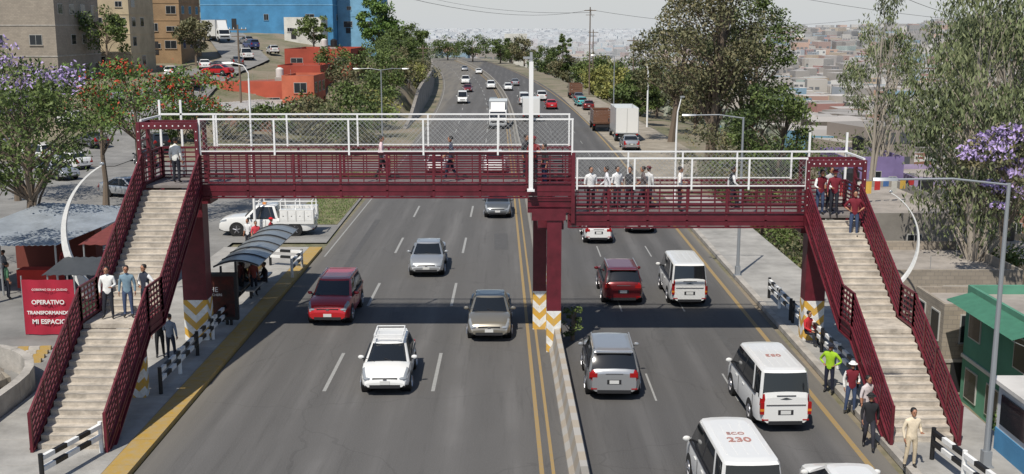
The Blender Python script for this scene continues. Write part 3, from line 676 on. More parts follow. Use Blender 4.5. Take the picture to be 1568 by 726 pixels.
for i,(x,y,r,h,kd) in enumerate(((16.5,60,1.7,3.2,'dry'),(17.5,65,2.2,4.2,'green'),(16,70,1.8,3.6,'dry'),(18,75,2.6,5,'green'),(16.5,80,2,4.5,'dry'),(17.5,86,2.6,5.5,'green'),(20,70,2.5,4.5,'dry'),(21,80,3,6,'dry'),(15.9,75,1.5,3,'green'),(16.6,92,2.5,5,'dry'),(15.9,54,1.2,2,'dry'),(19.5,96,3,7,'green'),(24,95,3.5,7,'green'),(27,100,4,8,'green'),(22,66,2,4,'green'),(27.5,56,2.2,6,'green'),(27.2,50,2,5.5,'dry'),(17.0,55,1.2,3.4,'green'))):
    bush('roadside_bush',x,y,r,h,.24,kd,18,130,90+i)
bush('median_bush',2.45,43.4,.42,1.9,.12,'green',12,60,110,z0=0); bush('roadside_bush',15.6,33.5,.6,.7,.12,'bright',10,60,112)
def grass(name,x0,x1,y0,y1,n,hh,kind='bright',z=0):
    rg=np.random.default_rng(5); P=np.stack([rg.uniform(x0,x1,n),rg.uniform(y0,y1,n),np.full(n,z)],1)
    d=rg.normal(size=(n,3))*.5; d[:,2]=1; hgt=hh*rg.uniform(.5,1.3,(n,1)); w=rg.normal(size=(n,3)); w[:,2]=0; w/=np.linalg.norm(w,axis=1)[:,None]; w*=.03
    q=np.stack([P-w,P+w,P+d*hgt],1).reshape(-1,3); me=bpy.data.meshes.new(name); me.from_pydata(q.tolist(),[],np.arange(3*n).reshape(-1,3).tolist())
    for m_ in LF[kind]: me.materials.append(m_)
    me.polygons.foreach_set('material_index',rg.integers(0,3,n).astype(np.int32)); return link(name,me,(0,0,0))
GR=mat('grass_soil',(.13,.15,.055),.95,0,.35,1.2,.4,10,c2=(.24,.21,.12))
b=MB(); b.quad((-14.6,70,.03),(-11.2,70,.03),(-11.4,96,.03),(-15,96,.03),GR); b.obj('grass_verge')
grass('grass',-14.6,-11.3,70,96,7000,.12)

# ---------------------------------------------------------------- buildings
WALLS={}
def wall(c): 
    if c not in WALLS: WALLS[c]=mat('wall_paint_%d_%d_%d'%c,col(*c,k=.8),.9,0,.22,.35,.15,6)
    return WALLS[c]
WIN=mat('window_glass',(.02,.024,.028),.12,0,0); FRM=mat('window_frame',(.42,.42,.40),.5,0,0)
ROOFC=mat('roof_concrete',(.30,.27,.24),.95,0,.3,.5,.2,5); ROOFR=mat('roof_red_sealant',(.25,.085,.06),.9,0,.3,.4); ROOFW=mat('roof_white_sheet',(.55,.53,.50),.7,0,.2,.5)
BRK=brick_mat('grey_block',(.36,.31,.25),(.30,.26,.21),(.25,.22,.19)); BRKR=brick_mat('red_brick',(.30,.13,.08),(.25,.11,.07),(.25,.22,.19))
TANK=mat('water_tank',(.012,.012,.013),.5,0,0)
def building(name,x0,x1,y0,y1,z0,z1,wm,roof=ROOFC,fl=2,nx_=4,ny_=4,parapet=.5,tank=0,door=True,winh=1.2,band=None,skip=.15):
    b=MB(); w,d,h=x1-x0,y1-y0,z1-z0; cx,cy=(x0+x1)/2,(y0+y1)/2; hx,hy=w/2,d/2
    b.box(-hx,hx,-hy,hy,-5,h,wm); b.box(-hx+.15,hx-.15,-hy+.15,hy-.15,h,h+.02,roof)
    t=.14
    for a in ((-hx,hx,-hy,-hy+t),(-hx,hx,hy-t,hy),(-hx,-hx+t,-hy+t,hy-t),(hx-t,hx,-hy+t,hy-t)): b.box(*a,h,h+parapet,wm)
    fh=h/fl
    rr=random.Random(int(x0*10+y0))
    for f_ in range(fl):
        zc=f_*fh+fh*.36
        for i in range(nx_):
            if rr.random()<skip: continue
            xc=-hx+w*(i+.5)/nx_+rr.uniform(-.3,.3); ww=min(1.5,w/nx_*.55)*rr.choice((.6,1,1.2)); wh=winh*rr.choice((.6,1,1))
            for sy in (-1,1):
                y=sy*hy; b.box(xc-ww/2-.05,xc+ww/2+.05,y-.05,y+.05,zc-.05,zc+wh+.05,FRM); b.box(xc-ww/2,xc+ww/2,y-.056,y+.056,zc,zc+wh,WIN); b.box(xc-.02,xc+.02,y-.062,y+.062,zc,zc+wh,FRM)
                b.box(xc-ww/2-.12,xc+ww/2+.12,y-.12,y+.12,zc-.14,zc-.06,wm)
        for i in range(ny_):
            if rr.random()<skip: continue
            yc=-hy+d*(i+.5)/ny_; ww=min(1.4,d/ny_*.5)
            for sx in (-1,1):
                x=sx*hx; b.box(x-.05,x+.05,yc-ww/2-.06,yc+ww/2+.06,zc-.06,zc+winh+.06,FRM); b.box(x-.056,x+.056,yc-ww/2,yc+ww/2,zc,zc+winh,WIN)
        if f_>0: b.box(-hx-.06,hx+.06,-hy-.06,hy+.06,f_*fh-.12,f_*fh+.03,(CONC if wm in(BRK,BRKR) else wm) if band is None else band)
    if door: b.box(-hx*.5-.5,-hx*.5+.5,-hy-.07,-hy,0,2.1,PLAST)
    for i in range(tank):
        px,py_=rr.uniform(-hx*.6,hx*.6),rr.uniform(-hy*.5,hy*.6); b.box(px-.6,px+.6,py_-.6,py_+.6,h+.02,h+.5,CONC); b.cyl((px,py_,h+.5),(px,py_,h+1.6),.55,.55,TANK if i%2==0 else ROOFW,12); b.cyl((px,py_,h+1.6),(px,py_,h+1.85),.55,.2,TANK if i%2==0 else ROOFW,12)
    for i in range(int(w*d/40)+1):
        px,py_=rr.uniform(-hx*.9,hx*.9),rr.uniform(-hy*.9,hy*.9); b.cyl((px,py_,h),(px,py_,h+.9),.015,.015,METAL,4)
    return b.obj(name,(cx,cy,z0))
TER=wall((190,92,70)); TER2=wall((172,78,60)); BLUW=wall((78,142,186)); TAN=wall((196,180,150)); LB=wall((128,178,208)); PINK=wall((210,150,155)); OCH=wall((160,132,100)); PURP=wall((135,120,165)); GRNW=wall((92,150,126)); WHW=wall((222,220,212))
building('terracotta_building',-40.0,-26.5,148,176,1.0,5.0,TER,ROOFR,1,4,5,.35,2,skip=.4)
building('terracotta_building',-36.0,-25.5,178,196,3,8.6,TER2,ROOFR,2,3,5,.4,2,skip=.45)
building('terracotta_building',-28.6,-24.6,139,147.5,.5,6.2,wall((198,108,80)),ROOFR,2,1,3,.3,0,skip=.3)
building('terracotta_building',-33,-27,158,168,5.0,6.8,TER2,ROOFR,1,1,2,.3,0,door=False,skip=.4)
b=MB()
for i in range(40): b.box(-39+i*.3,-38.85+i*.3,128,146,3.05,3.09,ROOFW)
b.box(-39.2,-27,128,146,-2,3.0,BRKR); b.box(-39.6,-26.6,127.6,146.3,3.0,3.05,ROOFW); b.box(-36,-34,127.9,127.97,.2,2.4,WIN); b.box(-31,-29,127.9,127.97,.8,2.2,WIN); b.obj('warehouse_shed')
building('blue_building',-66,-38,240,262,12,27,BLUW,ROOFC,3,3,6,.5,2,skip=.5,band=LB); building('blue_building',-37.9,-29.0,246,264,11,22,LB,ROOFC,3,2,4,.5,1,skip=.4)
building('white_house',-46,-38.5,228,236,10,14.0,WHW,ROOFC,1,3,2,.3,0)
building('block_building',-72,-57,141,156,5,16.5,BRK,ROOFC,3,3,4,.5,1,skip=.45); building('block_building',-84,-72.1,132,150,4,14.2,BRK,ROOFC,3,3,4,.5,1,skip=.4)
building('tan_building',-64,-54.5,161,172,6,17,TAN,ROOFC,4,3,3,.5,0,skip=.3); building('ochre_building',-59,-53.5,182,194,8,19,OCH,ROOFC,4,2,3,.5,1)
building('pink_house',-88,-80,175,188,7,14,PINK,ROOFC,2,3,3); building('white_house',-80,-68,195,210,9,17,WHW,ROOFC,3,4,3,.4,1)
building('block_building',-70,-59,118,130,1.5,7.0,BRK,ROOFC,2,3,3,.5,1,skip=.3)
building('white_house',-3,6,455,465,-2,9,WHW,ROOFC,3,3,3)
building('grey_house',19.6,26.5,62,76,-4.5,1.6,wall((150,145,138)),ROOFC,2,3,3,.5,1,skip=.4)
building('concrete_house',18.4,25.0,53,60.5,-4.5,.3,BRK,ROOFC,2,3,3,.5,0,skip=.4)
building('green_house',19.4,27,37.5,46,-4,1.3,GRNW,ROOFC,2,3,4,.4,0,band=WHW)
building('block_house',18.7,22.5,46.6,50,-4,.4,BRK,ROOFC,2,2,2,.3,0,skip=.4)
building('purple_house',30,35.5,100,108,-6,.4,PURP,ROOFC,2,3,3,.5,1); building('lilac_house',38,43,104,114,-9,-2,wall((165,150,180)),ROOFC,2,3,3)
building('white_house',27.5,34,78,88,-6,-.6,wall((180,178,170)),ROOFC,2,3,3,.5,1); building('brick_house',35,42,84,95,-8,-1.5,BRKR,ROOFC,2,3,3)
building('yellow_house',30,36,64,74,-7,-1.8,wall((200,180,150)),ROOFC,2,3,3,.5,1); building('grey_house',44,52,96,108,-11,-3,wall((160,155,148)),ROOFC,2,3,3)
b=MB(); GC=mat('green_awning',(.05,.17,.11),.7); b.quad((18.3,39.2,1.2),(19.35,39.2,1.5),(19.35,45.5,1.5),(18.3,45.5,1.2),GC)
for y in (39.3,42.3,45.4): b.bar((18.32,y,1.17),(19.38,y,.7),.03,.03,METAL)
b.obj('awning')
b=MB(); CL=[wall((200,60,60)),wall((80,120,180)),WHW,wall((230,190,90))]
b.bar((20,68,3.0),(26,70,3.0),.01,.01,METAL)
for i in range(9): x=20.3+i*.6; y=68.1+i*.2; b.quad((x,y,2.2+.2*(i%3)),(x+.4,y+.13,2.2+.2*(i%3)),(x+.4,y+.13,2.98),(x,y,2.98),CL[i%4])
for p in ((20,68),(26,70)): b.cyl((p[0],p[1],1.6),(p[0],p[1],3.05),.03,.03,METAL,6)
b.obj('clothes_line')
b=MB(); b.box(14.4,16.6,28.6,31.4,0,2.2,wall((205,208,210))); b.box(14.2,16.8,28.4,31.6,2.2,2.32,ROOFW); b.box(14.35,14.4,28.9,31.1,1.0,1.9,WIN); b.box(14.7,16.3,28.55,28.6,1.0,1.9,WIN); b.box(14.37,14.4,28.6,31.4,.0,.8,BLUW); b.obj('street_kiosk')
b=MB(); rings=[]
for i in range(22):
    y=138+i*10; x=cc(y)-12.6; h=3.6*float(ss(138,175,y)); rings.append([(x,y,-.2),(x-.25,y,h),(x-.7,y,h),(x-.7,y,-.2)])
b.loft(rings,mat('retaining_stone',(.24,.22,.195),.95,0,.4,.8,.5,3)); b.obj('retaining_wall')
def city(name,pos,size,cols,windows=True,seed=1):
    rg=np.random.default_rng(seed); n=len(pos); zt=terr(pos[:,0],pos[:,1])
    w=size[:,0:1];d=size[:,1:2];h=size[:,2:3]; a=rg.uniform(-.25,.25,n)+ (rg.uniform(size=n)<.3)*.5
    base=np.array([[-.5,-.5,0],[.5,-.5,0],[.5,.5,0],[-.5,.5,0],[-.5,-.5,1],[.5,-.5,1],[.5,.5,1],[-.5,.5,1]])
    fc=np.array([[4,5,6,7],[0,1,5,4],[1,2,6,5],[2,3,7,6],[3,0,4,7]])
    vs=[];fs=[];cs=[]
    def put(local,faces,c,sel=None):
        ca,sa=np.cos(a)[:,None],np.sin(a)[:,None]
        if sel is not None: loc=local[sel]; ca,sa=ca[sel],sa[sel]; P=pos[sel]; z=zt[sel]; cc_=c[sel]
        else: loc=local; P=pos; z=zt; cc_=c
        x=loc[:,:,0]*ca-loc[:,:,1]*sa+P[:,0:1]; y=loc[:,:,0]*sa+loc[:,:,1]*ca+P[:,1:2]; zz=loc[:,:,2]+z[:,None]
        o=sum(len(q) for q in vs); k=loc.shape[1]; vs.append(np.stack([x,y,zz],2).reshape(-1,3))
        f=(np.arange(len(loc))*k)[:,None,None]+faces[None]+o; fs.append(f.reshape(-1,4))
        if cc_.ndim==2: cc_=np.repeat(cc_[:,None,:],len(faces),1)
        cs.append(cc_.reshape(-1,3))
    L=base[None]*np.concatenate([w,d,h],1)[:,None,:]; L[:,:4,2]-=4
    fcol=np.repeat(cols[:,None,:],5,1).copy(); rt=np.stack([rg.uniform(.25,.5,n)]*3,1)*np.array([1,.93,.86]); hz=np.clip((pos[:,1]-200)/2000,0,.8)[:,None]; fcol[:,0]=rt*(1-hz)+np.array([.55,.57,.60])*hz  # roofs fade to pale grey with distance, haze put into the colour
    put(L,fc,fcol)
    if windows:
        qf=np.array([[0,1,2,3]])
        for fl in range(3):
            for k in range(3):
                x=(-.3+.3*k)*w; ww=.11*w*np.ones_like(w); z=1.1+2.7*fl
                sel=(h[:,0]>z+1.5)&(rg.uniform(size=n)<.8)&(pos[:,1]<1600)
                q=np.concatenate([np.stack([x-ww,-d*.5-.06,z+0*w],2),np.stack([x+ww,-d*.5-.06,z+0*w],2),np.stack([x+ww,-d*.5-.06,z+1.2+0*w],2),np.stack([x-ww,-d*.5-.06,z+1.2+0*w],2)],1)
                put(q,qf,np.repeat(np.array([[.09,.095,.10]]),n,0)*(1-hz)+np.array([.45,.47,.5])*hz,sel)  # window colour also carries the painted haze
    vs=np.concatenate(vs);fs=np.concatenate(fs);cs=np.concatenate(cs)
    me=bpy.data.meshes.new(name); me.from_pydata(vs.tolist(),[],fs.tolist()); at=me.color_attributes.new('Col','FLOAT_COLOR','CORNER')
    at.data.foreach_set('color',np.concatenate([np.repeat(cs,4,0),np.ones((len(cs)*4,1))],1).ravel()); me.materials.append(vcol_mat(name+'_walls')); return link(name,me,(0,0,0))
PAL=np.array([col(*c,k=.8) for c in ((150,140,128),(170,160,148),(190,182,170),(140,128,115),(205,198,188),(165,120,98),(200,150,115),(150,158,165),(110,150,172),(190,165,130),(160,150,142),(180,172,160),(215,212,205),(165,105,90),(130,122,112),(150,168,160),(110,103,95),(122,108,96),(140,132,122))])
def hazed(c,y,y0=200,y1=3000,mx=.8):  # mixes aerial haze into wall colours by distance
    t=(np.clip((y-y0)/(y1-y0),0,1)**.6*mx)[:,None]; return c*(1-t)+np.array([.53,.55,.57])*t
n=6000
ang=NR.uniform(.20,.55,n); yy=200*np.exp(NR.uniform(0,1,n)**.85*math.log(1500/200)); pos=np.stack([ang*yy,yy],1); keep=(pos[:,0]-rc(yy))>52; pos=pos[keep]; n=len(pos)
siz=np.stack([NR.uniform(5,11,n),NR.uniform(6,11,n),NR.choice([3,5.5,5.8,8,8.5,11],n,p=[.25,.25,.2,.15,.1,.05])],1)
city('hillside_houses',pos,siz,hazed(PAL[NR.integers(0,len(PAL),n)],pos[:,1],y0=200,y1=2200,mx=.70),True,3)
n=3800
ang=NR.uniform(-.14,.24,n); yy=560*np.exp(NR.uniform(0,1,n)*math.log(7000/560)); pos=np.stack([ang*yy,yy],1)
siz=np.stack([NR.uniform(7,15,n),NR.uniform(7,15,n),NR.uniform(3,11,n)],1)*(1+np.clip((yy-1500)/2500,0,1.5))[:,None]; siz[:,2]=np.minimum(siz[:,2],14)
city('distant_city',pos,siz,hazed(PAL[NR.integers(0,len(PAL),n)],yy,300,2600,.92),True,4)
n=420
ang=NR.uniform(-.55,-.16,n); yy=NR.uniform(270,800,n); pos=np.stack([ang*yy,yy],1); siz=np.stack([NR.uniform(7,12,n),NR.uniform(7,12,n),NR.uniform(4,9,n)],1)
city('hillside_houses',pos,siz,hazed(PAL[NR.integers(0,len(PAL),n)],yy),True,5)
n=330
ang=NR.uniform(.26,.75,n); yy=NR.uniform(60,235,n); px=ang*yy; ok=(px>31)&~((px<54)&(yy<120)&(yy>60))&(px-rc(yy)>36); pos=np.stack([px[ok],yy[ok]],1); n=len(pos)
siz=np.stack([NR.uniform(5,9,n),NR.uniform(6,9,n),NR.choice([3,5.6,6,8.4],n)],1)
city('valley_houses',pos,siz,PAL[NR.integers(0,len(PAL),n)],True,8)
rg=NR; nC=1000; ang=rg.uniform(-.1,.55,nC); yy=190*np.exp(rg.uniform(0,1,nC)*math.log(1300/190)); px=ang*yy; ok=(px-rc(yy)>24)|((yy>520)); px,yy=px[ok],yy[ok]
C=np.stack([px,yy,terr(px,yy)+3.],1); Pn=[]
for q in C:
    p=rg.normal(size=(60,3)); p/=np.linalg.norm(p,axis=1)[:,None]; p*=rg.uniform(.3,1,(60,1))**.5*np.array([rg.uniform(2,4),3,rg.uniform(2,4.5)]); Pn.append(q+p)
Pn=np.concatenate(Pn); n=len(Pn); u=rg.normal(size=(n,3)); v=rg.normal(size=(n,3)); q4=np.stack([Pn-u*.5,Pn+v*.35,Pn+u*.5,Pn-v*.35],1).reshape(-1,3)
me=bpy.data.meshes.new('distant_trees'); me.from_pydata(q4.tolist(),[],np.arange(4*n).reshape(-1,4).tolist())
for m_ in (leafmat('far_a',(.13,.15,.11)),leafmat('far_b',(.10,.12,.085)),leafmat('far_c',(.17,.18,.145))): me.materials.append(m_)  # far greens made pale and greyish, haze painted into the leaf colour
me.polygons.foreach_set('material_index',np.repeat(rg.integers(0,3,len(C)),60).astype(np.int32)); link('distant_trees',me,(0,0,0))

# ---------------------------------------------------------------- street furniture
def lamp(name,x,y,h,arm,m=METAL,curve=False,z=0.1,double=False):
    b=MB(); b.cyl((0,0,0),(0,0,h),.09,.05,m,10); b.box(-.18,.18,-.18,.18,0,.06,m); b.box(-.12,.12,-.12,.12,.06,.5,m)
    for sg in ((1,-1) if double else (1,)):
        a=arm*sg
        if curve: pts=[(0,0,h),(0,0,h+.3),(a*.3,0,h+.75),(a,0,h+.9)]
        else: pts=[(0,0,h-.05),(a*.5,0,h+.12),(a,0,h+.1)]
        b.tube(pts,.03,m,7); e=pts[-1]
        b.loft([[(e[0]+a/abs(a)*t,yy*w_,e[2]+zz) for yy,zz in ((-.1,-.03),(-.05,.05),(.05,.05),(.1,-.03))] for t,w_ in ((-.05,.5),(.15,1),(.5,1),(.62,.5))],METAL)
    return b.obj(name,(x,y,z))
GALV=mat('galvanised_pole',(.30,.32,.34),.5,.4,0)
lamp('street_lamp',13.55,30.0,8.2,-3.1,GALV); lamp('street_lamp',11.4,54.8,8.0,-2.4,GALV); lamp('street_lamp',-15.4,65.5,9.5,-.9,WHT,True,0)
lamp('street_lamp',-13.2,113,8.2,2.2,GALV,False,0,True); lamp('street_lamp',12.3,135,9,-2.2,GALV,False,0)
b=MB(); b.cyl((0,0,0),(0,0,5),.09,.07,WHT,8); b.tube([(0,0,5),(.05,0,6.5),(.3,0,7.6)],[.07,.05,.035],WHT,8); b.box(.2,.5,-.1,.1,7.55,7.65,METAL); b.obj('street_lamp',(11.7,79,0))
b=MB(); b.cyl((0,0,0),(0,0,7),.12,.09,WHT,8); b.tube([(0,0,7),(-.6,0,9.5),(-1.6,0,11.5)],[.09,.06,.04],WHT,8); b.obj('street_lamp',(17,140,T(17,140)))
for x,y,h in ((14.5,210,16),(18,250,15),(20,185,14),(-34,140,10),(-30,260,12),(-16.2,205,9)):
    b=MB(); b.cyl((0,0,-1),(0,0,h),.16,.10,BARK,8); b.box(-1.1,1.1,-.06,.06,h-.7,h-.55,BARK); b.box(-.8,.8,-.06,.06,h-1.5,h-1.4,BARK)
    for t in (-1,-.5,.5,1): b.cyl((t,0,h-.55),(t,0,h-.35),.05,.04,PWHITE,6)
    b.obj('utility_pole',(x,y,T(x,y)))
def cable(p,q,sag,r=.02):
    b=MB(); p=Vector(p);q=Vector(q); pts=[]
    for i in range(15): t=i/14; v=p.lerp(q,t); v.z-=sag*4*t*(1-t); pts.append(v)
    b.tube(pts,r,PLAST,4); b.obj('overhead_cable')
cable((-17,120,17),(14.5,210,15.5),2,.03); cable((14.5,210,15.5),(80,260,14),2,.035); cable((-30,260,22),(14.5,210,15),2,.035); cable((14.5,210,15.8),(18,250,14.5),.5,.03); cable((22,70,15.2),(50,110,13.2),1,.018); cable((15,100,17),(60,120,12.5),1.,.02)
def crescent(name,x,y,sg,z,k=1.0,sc=1.0):
    b=MB(); rings=[]
    n=26
    for i in range(n+1):
        t=i/n; a=math.radians(-62+124*t); Rr=3.55; cx=-math.cos(a)*Rr+Rr*math.cos(math.radians(62)); cz=math.sin(a)*Rr+3.3
        wdt=.05+.42*k*(1-t)**1.5; th=.10*(1-t)+.03
        nx_,nz_=math.cos(a)*-1,math.sin(a)
        px,pz=cx*sg,cz
        rings.append([(px+nx_*sg*wdt*.5,-th,pz+nz_*wdt*.5),(px-nx_*sg*wdt*.5,-th,pz-nz_*wdt*.5),(px-nx_*sg*wdt*.5,th,pz-nz_*wdt*.5),(px+nx_*sg*wdt*.5,th,pz+nz_*wdt*.5)])
    b.loft(rings,PWHITE); b.cyl((0,0,-.3),(0,0,.4),.22,.16,PWHITE,10); b.sphere((0,0,6.5),(.12,.06,.08),HLAMP,8,5)
    o=b.obj(name,(x,y,z)); o.scale=(sc,1,sc); return o
crescent('crescent_lamp',-17.9,48.2,1,.1,1.3); crescent('crescent_lamp',17.4,50.5,-1,.1,.4,.76)
def guard(x0,y0,x1,y1,z=.15):
    b=MB(); p=Vector((x0,y0,0));q=Vector((x1,y1,0)); L=(q-p).length; n=max(2,round(L/.55))
    for zz in (.5,.82):
        for i in range(n): b.bar(p.lerp(q,i/n)+Vector((0,0,zz)),p.lerp(q,(i+1)/n)+Vector((0,0,zz)),.12,.13,BLACK if i%2 else PWHITE)
    k=max(1,round(L/2.2))
    for i in range(k+1): v=p.lerp(q,i/k); b.cyl((v.x,v.y,0),(v.x,v.y,.95),.07,.07,PWHITE if i%2 else BLACK,8)
    b.obj('striped_guard_rail',(0,0,z))
guard(-12.0,36.3,-12.0,45.3); guard(-12.8,28.5,-12.1,31.0); guard(-12.7,57.1,-10.95,56.6); guard(-10.95,56.6,-11.,54.2)
guard(12.0,37.0,11.9,45.6); guard(12.6,27,12.2,30.5); guard(11.9,46,11.9,50)
b=MB(); CAN=mat('shelter_canopy',(.25,.27,.28),.3,.4,.15,2)
for s0,s1 in ((45.4,48.2),(48.3,51.1),(51.2,54.0)):
    rings=[]
    for y in (s0,s1):
        r=[]
        for i in range(9): t=i/8; r.append((-12.5+1.9*t,y,2.45+.42*math.sin(pi*(.12+.72*t))))
        rings.append(r+[(p[0],p[1],p[2]-.04) for p in r[::-1]])
    b.loft(rings,CAN)
    for y in (s0,(s0+s1)/2,s1):
        for i in range(8): t=i/8; b.bar((-12.5+1.9*t,y,2.47+.42*math.sin(pi*(.12+.72*t))),(-12.5+1.9*(t+.125),y,2.47+.42*math.sin(pi*(.12+.72*(t+.125)))),.05,.05,PLAST)
for y in (45.8,48.25,51.15,53.7): b.cyl((-12.3,y,0.15),(-12.3,y,2.55),.06,.05,PLAST,8)
b.box(-12.2,-11.8,49.5,53.4,.55,.62,METAL)
for y in (49.8,51.5,53.1): b.box(-12.1,-12.0,y,y+.08,.15,.55,PLAST)
b.box(-12.33,-12.29,48.4,53.6,.5,2.2,GLASS); b.obj('bus_shelter')
AD=empty('advertising_panel',(-12.25,45.2,.15))
b=MB(); b.box(-.78,.78,-.12,.12,.25,2.25,PLAST); b.box(-.66,.66,-.125,-.12,.38,2.12,mat('poster_print',(.012,.014,.016),.3,0,.3,3,c2=(.09,.02,.015))); b.box(-.5,-.4,-.05,.05,0,.25,PLAST); b.box(.4,.5,-.05,.05,0,.25,PLAST); b.obj('panel',parent=AD)
text('THE',.30,PWHITE,(-.28,-.13,1.55),(pi/2,0,0),AD); text('ARCHERS',.14,PWHITE,(-.15,-.13,1.33),(pi/2,0,0),AD)
BN=empty('event_banner',(-18.95,44.1,.0)); b=MB(); RB=mat('banner_cloth',(.36,.012,.035),.7,0,.12,1.5)
rings=[[(-1.05+2.1*i/16,.04*math.sin(i*.9)+dy,z) for i in range(17)]+[(-1.05+2.1*i/16,.04*math.sin(i*.9)+dy+.01,z) for i in range(16,-1,-1)] for z,dy in ((.05,0),(1.2,.03),(2.35,0))]
b.loft(rings,RB)
for x in (-1.08,1.08): b.cyl((x,.08,0),(x,.08,2.5),.03,.03,METAL,6)
b.obj('cloth',parent=BN)
for s_,z,t_ in (('OPERATIVO',1.42,.25),('TRANSFORMANDO',.98,.20),('MI ESPACIO',.60,.27)): text(s_,t_,PWHITE,(0,-.06,z),(pi/2,0,0),BN,bold=.006)
text('GOBIERNO DE LA CIUDAD',.12,PWHITE,(.1,-.06,1.95),(pi/2,0,0),BN)
b=MB()
def sheet(pts,m,n=22):
    A,B,C,D=[Vector(p) for p in pts]; rings=[]
    for k in range(2):
        r=[]
        for i in range(n*2+1):
            t=i/(n*2); v=(A.lerp(B,t) if k==0 else D.lerp(C,t)); r.append((v.x,v.y,v.z+.04*(i%2)))
        rings.append(r+[(p[0],p[1],p[2]-.02) for p in r[::-1]])
    b.loft(rings,m,smooth=False)
sheet([(-27,50.2,2.5),(-21.2,50.6,2.5),(-19.6,59,2.9),(-25.5,59.5,3.1)],CORR)
for x,y in ((-21.4,51),(-24,51),(-26.5,51),(-20.2,58.5),(-25,58.8)): b.cyl((x,y,0),(x,y,2.6),.05,.05,METAL,6)
b.box(-26,-21.8,57,58,0,2.3,wall((120,60,50))); b.box(-24,-22,52.5,53.3,0,.9,wall((200,60,50))); b.obj('market_stall')
b=MB(); TARP=mat('maroon_tarp',(.16,.035,.03),.8,0,.2); sheet([(-20.5,51.5,2.35),(-17.3,51.5,2.3),(-17.0,55.5,2.7),(-20.2,55.5,2.7)],TARP,6)
for x,y in ((-20.3,51.6),(-17.4,51.6),(-17.2,55.3)): b.cyl((x,y,0),(x,y,2.35),.04,.04,METAL,6)
b.box(-20,-17.8,54,54.6,0,1.0,wall((90,80,75))); b.obj('market_stall')
b=MB(); sheet([(-19.8,45.6,2.2),(-17.0,45.6,2.2),(-16.8,47.6,2.55),(-19.6,47.6,2.55)],mat('dark_canopy',(.05,.055,.06),.6),8)
for x,y in ((-19.6,45.7),(-17.1,45.7),(-17.0,47.5),(-19.5,47.5)): b.cyl((x,y,0),(x,y,2.2),.035,.035,METAL,6)
b.box(-19.4,-17.4,46.4,47.0,.0,.85,wall((60,90,70))); b.obj('canopy_stall')
b=MB()
for i in range(7):
    a0=math.radians(0+i*12); a1=math.radians(0+(i+1)*12)
    p=(-20.0+3.4*math.cos(a0),35.5+4.5*math.sin(a0),.4); q=(-20.0+3.4*math.cos(a1),35.5+4.5*math.sin(a1),.4); b.bar(p,q,.3,.85,CONC)
b.bar((-16.6,27,.4),(-16.6,35.5,.4),.3,.85,CONC); b.obj('low_concrete_wall')
b=MB()
rr=random.Random(3)
for i in range(26): a=rr.uniform(0,6.28); r_=rr.uniform(0,1.4); b.sphere((-19.4+math.cos(a)*r_,37.2+math.sin(a)*r_,.2+.45*max(0,1-r_)),(rr.uniform(.25,.6),rr.uniform(.25,.6),rr.uniform(.2,.4)),DIRT if i%3 else CONC,7,5)
b.obj('rubble_heap')
for i in range(4):
    b=MB()
    for k in range(5): b.prism([(-.12,0),(-.07,.14),(.07,.14),(.12,0)],k*.42,k*.42+.41,YEL if k%2==0 else CONC)
    b.obj('parking_stop',(-19.9-.1*i,40.2+i*.55,.01),.12)

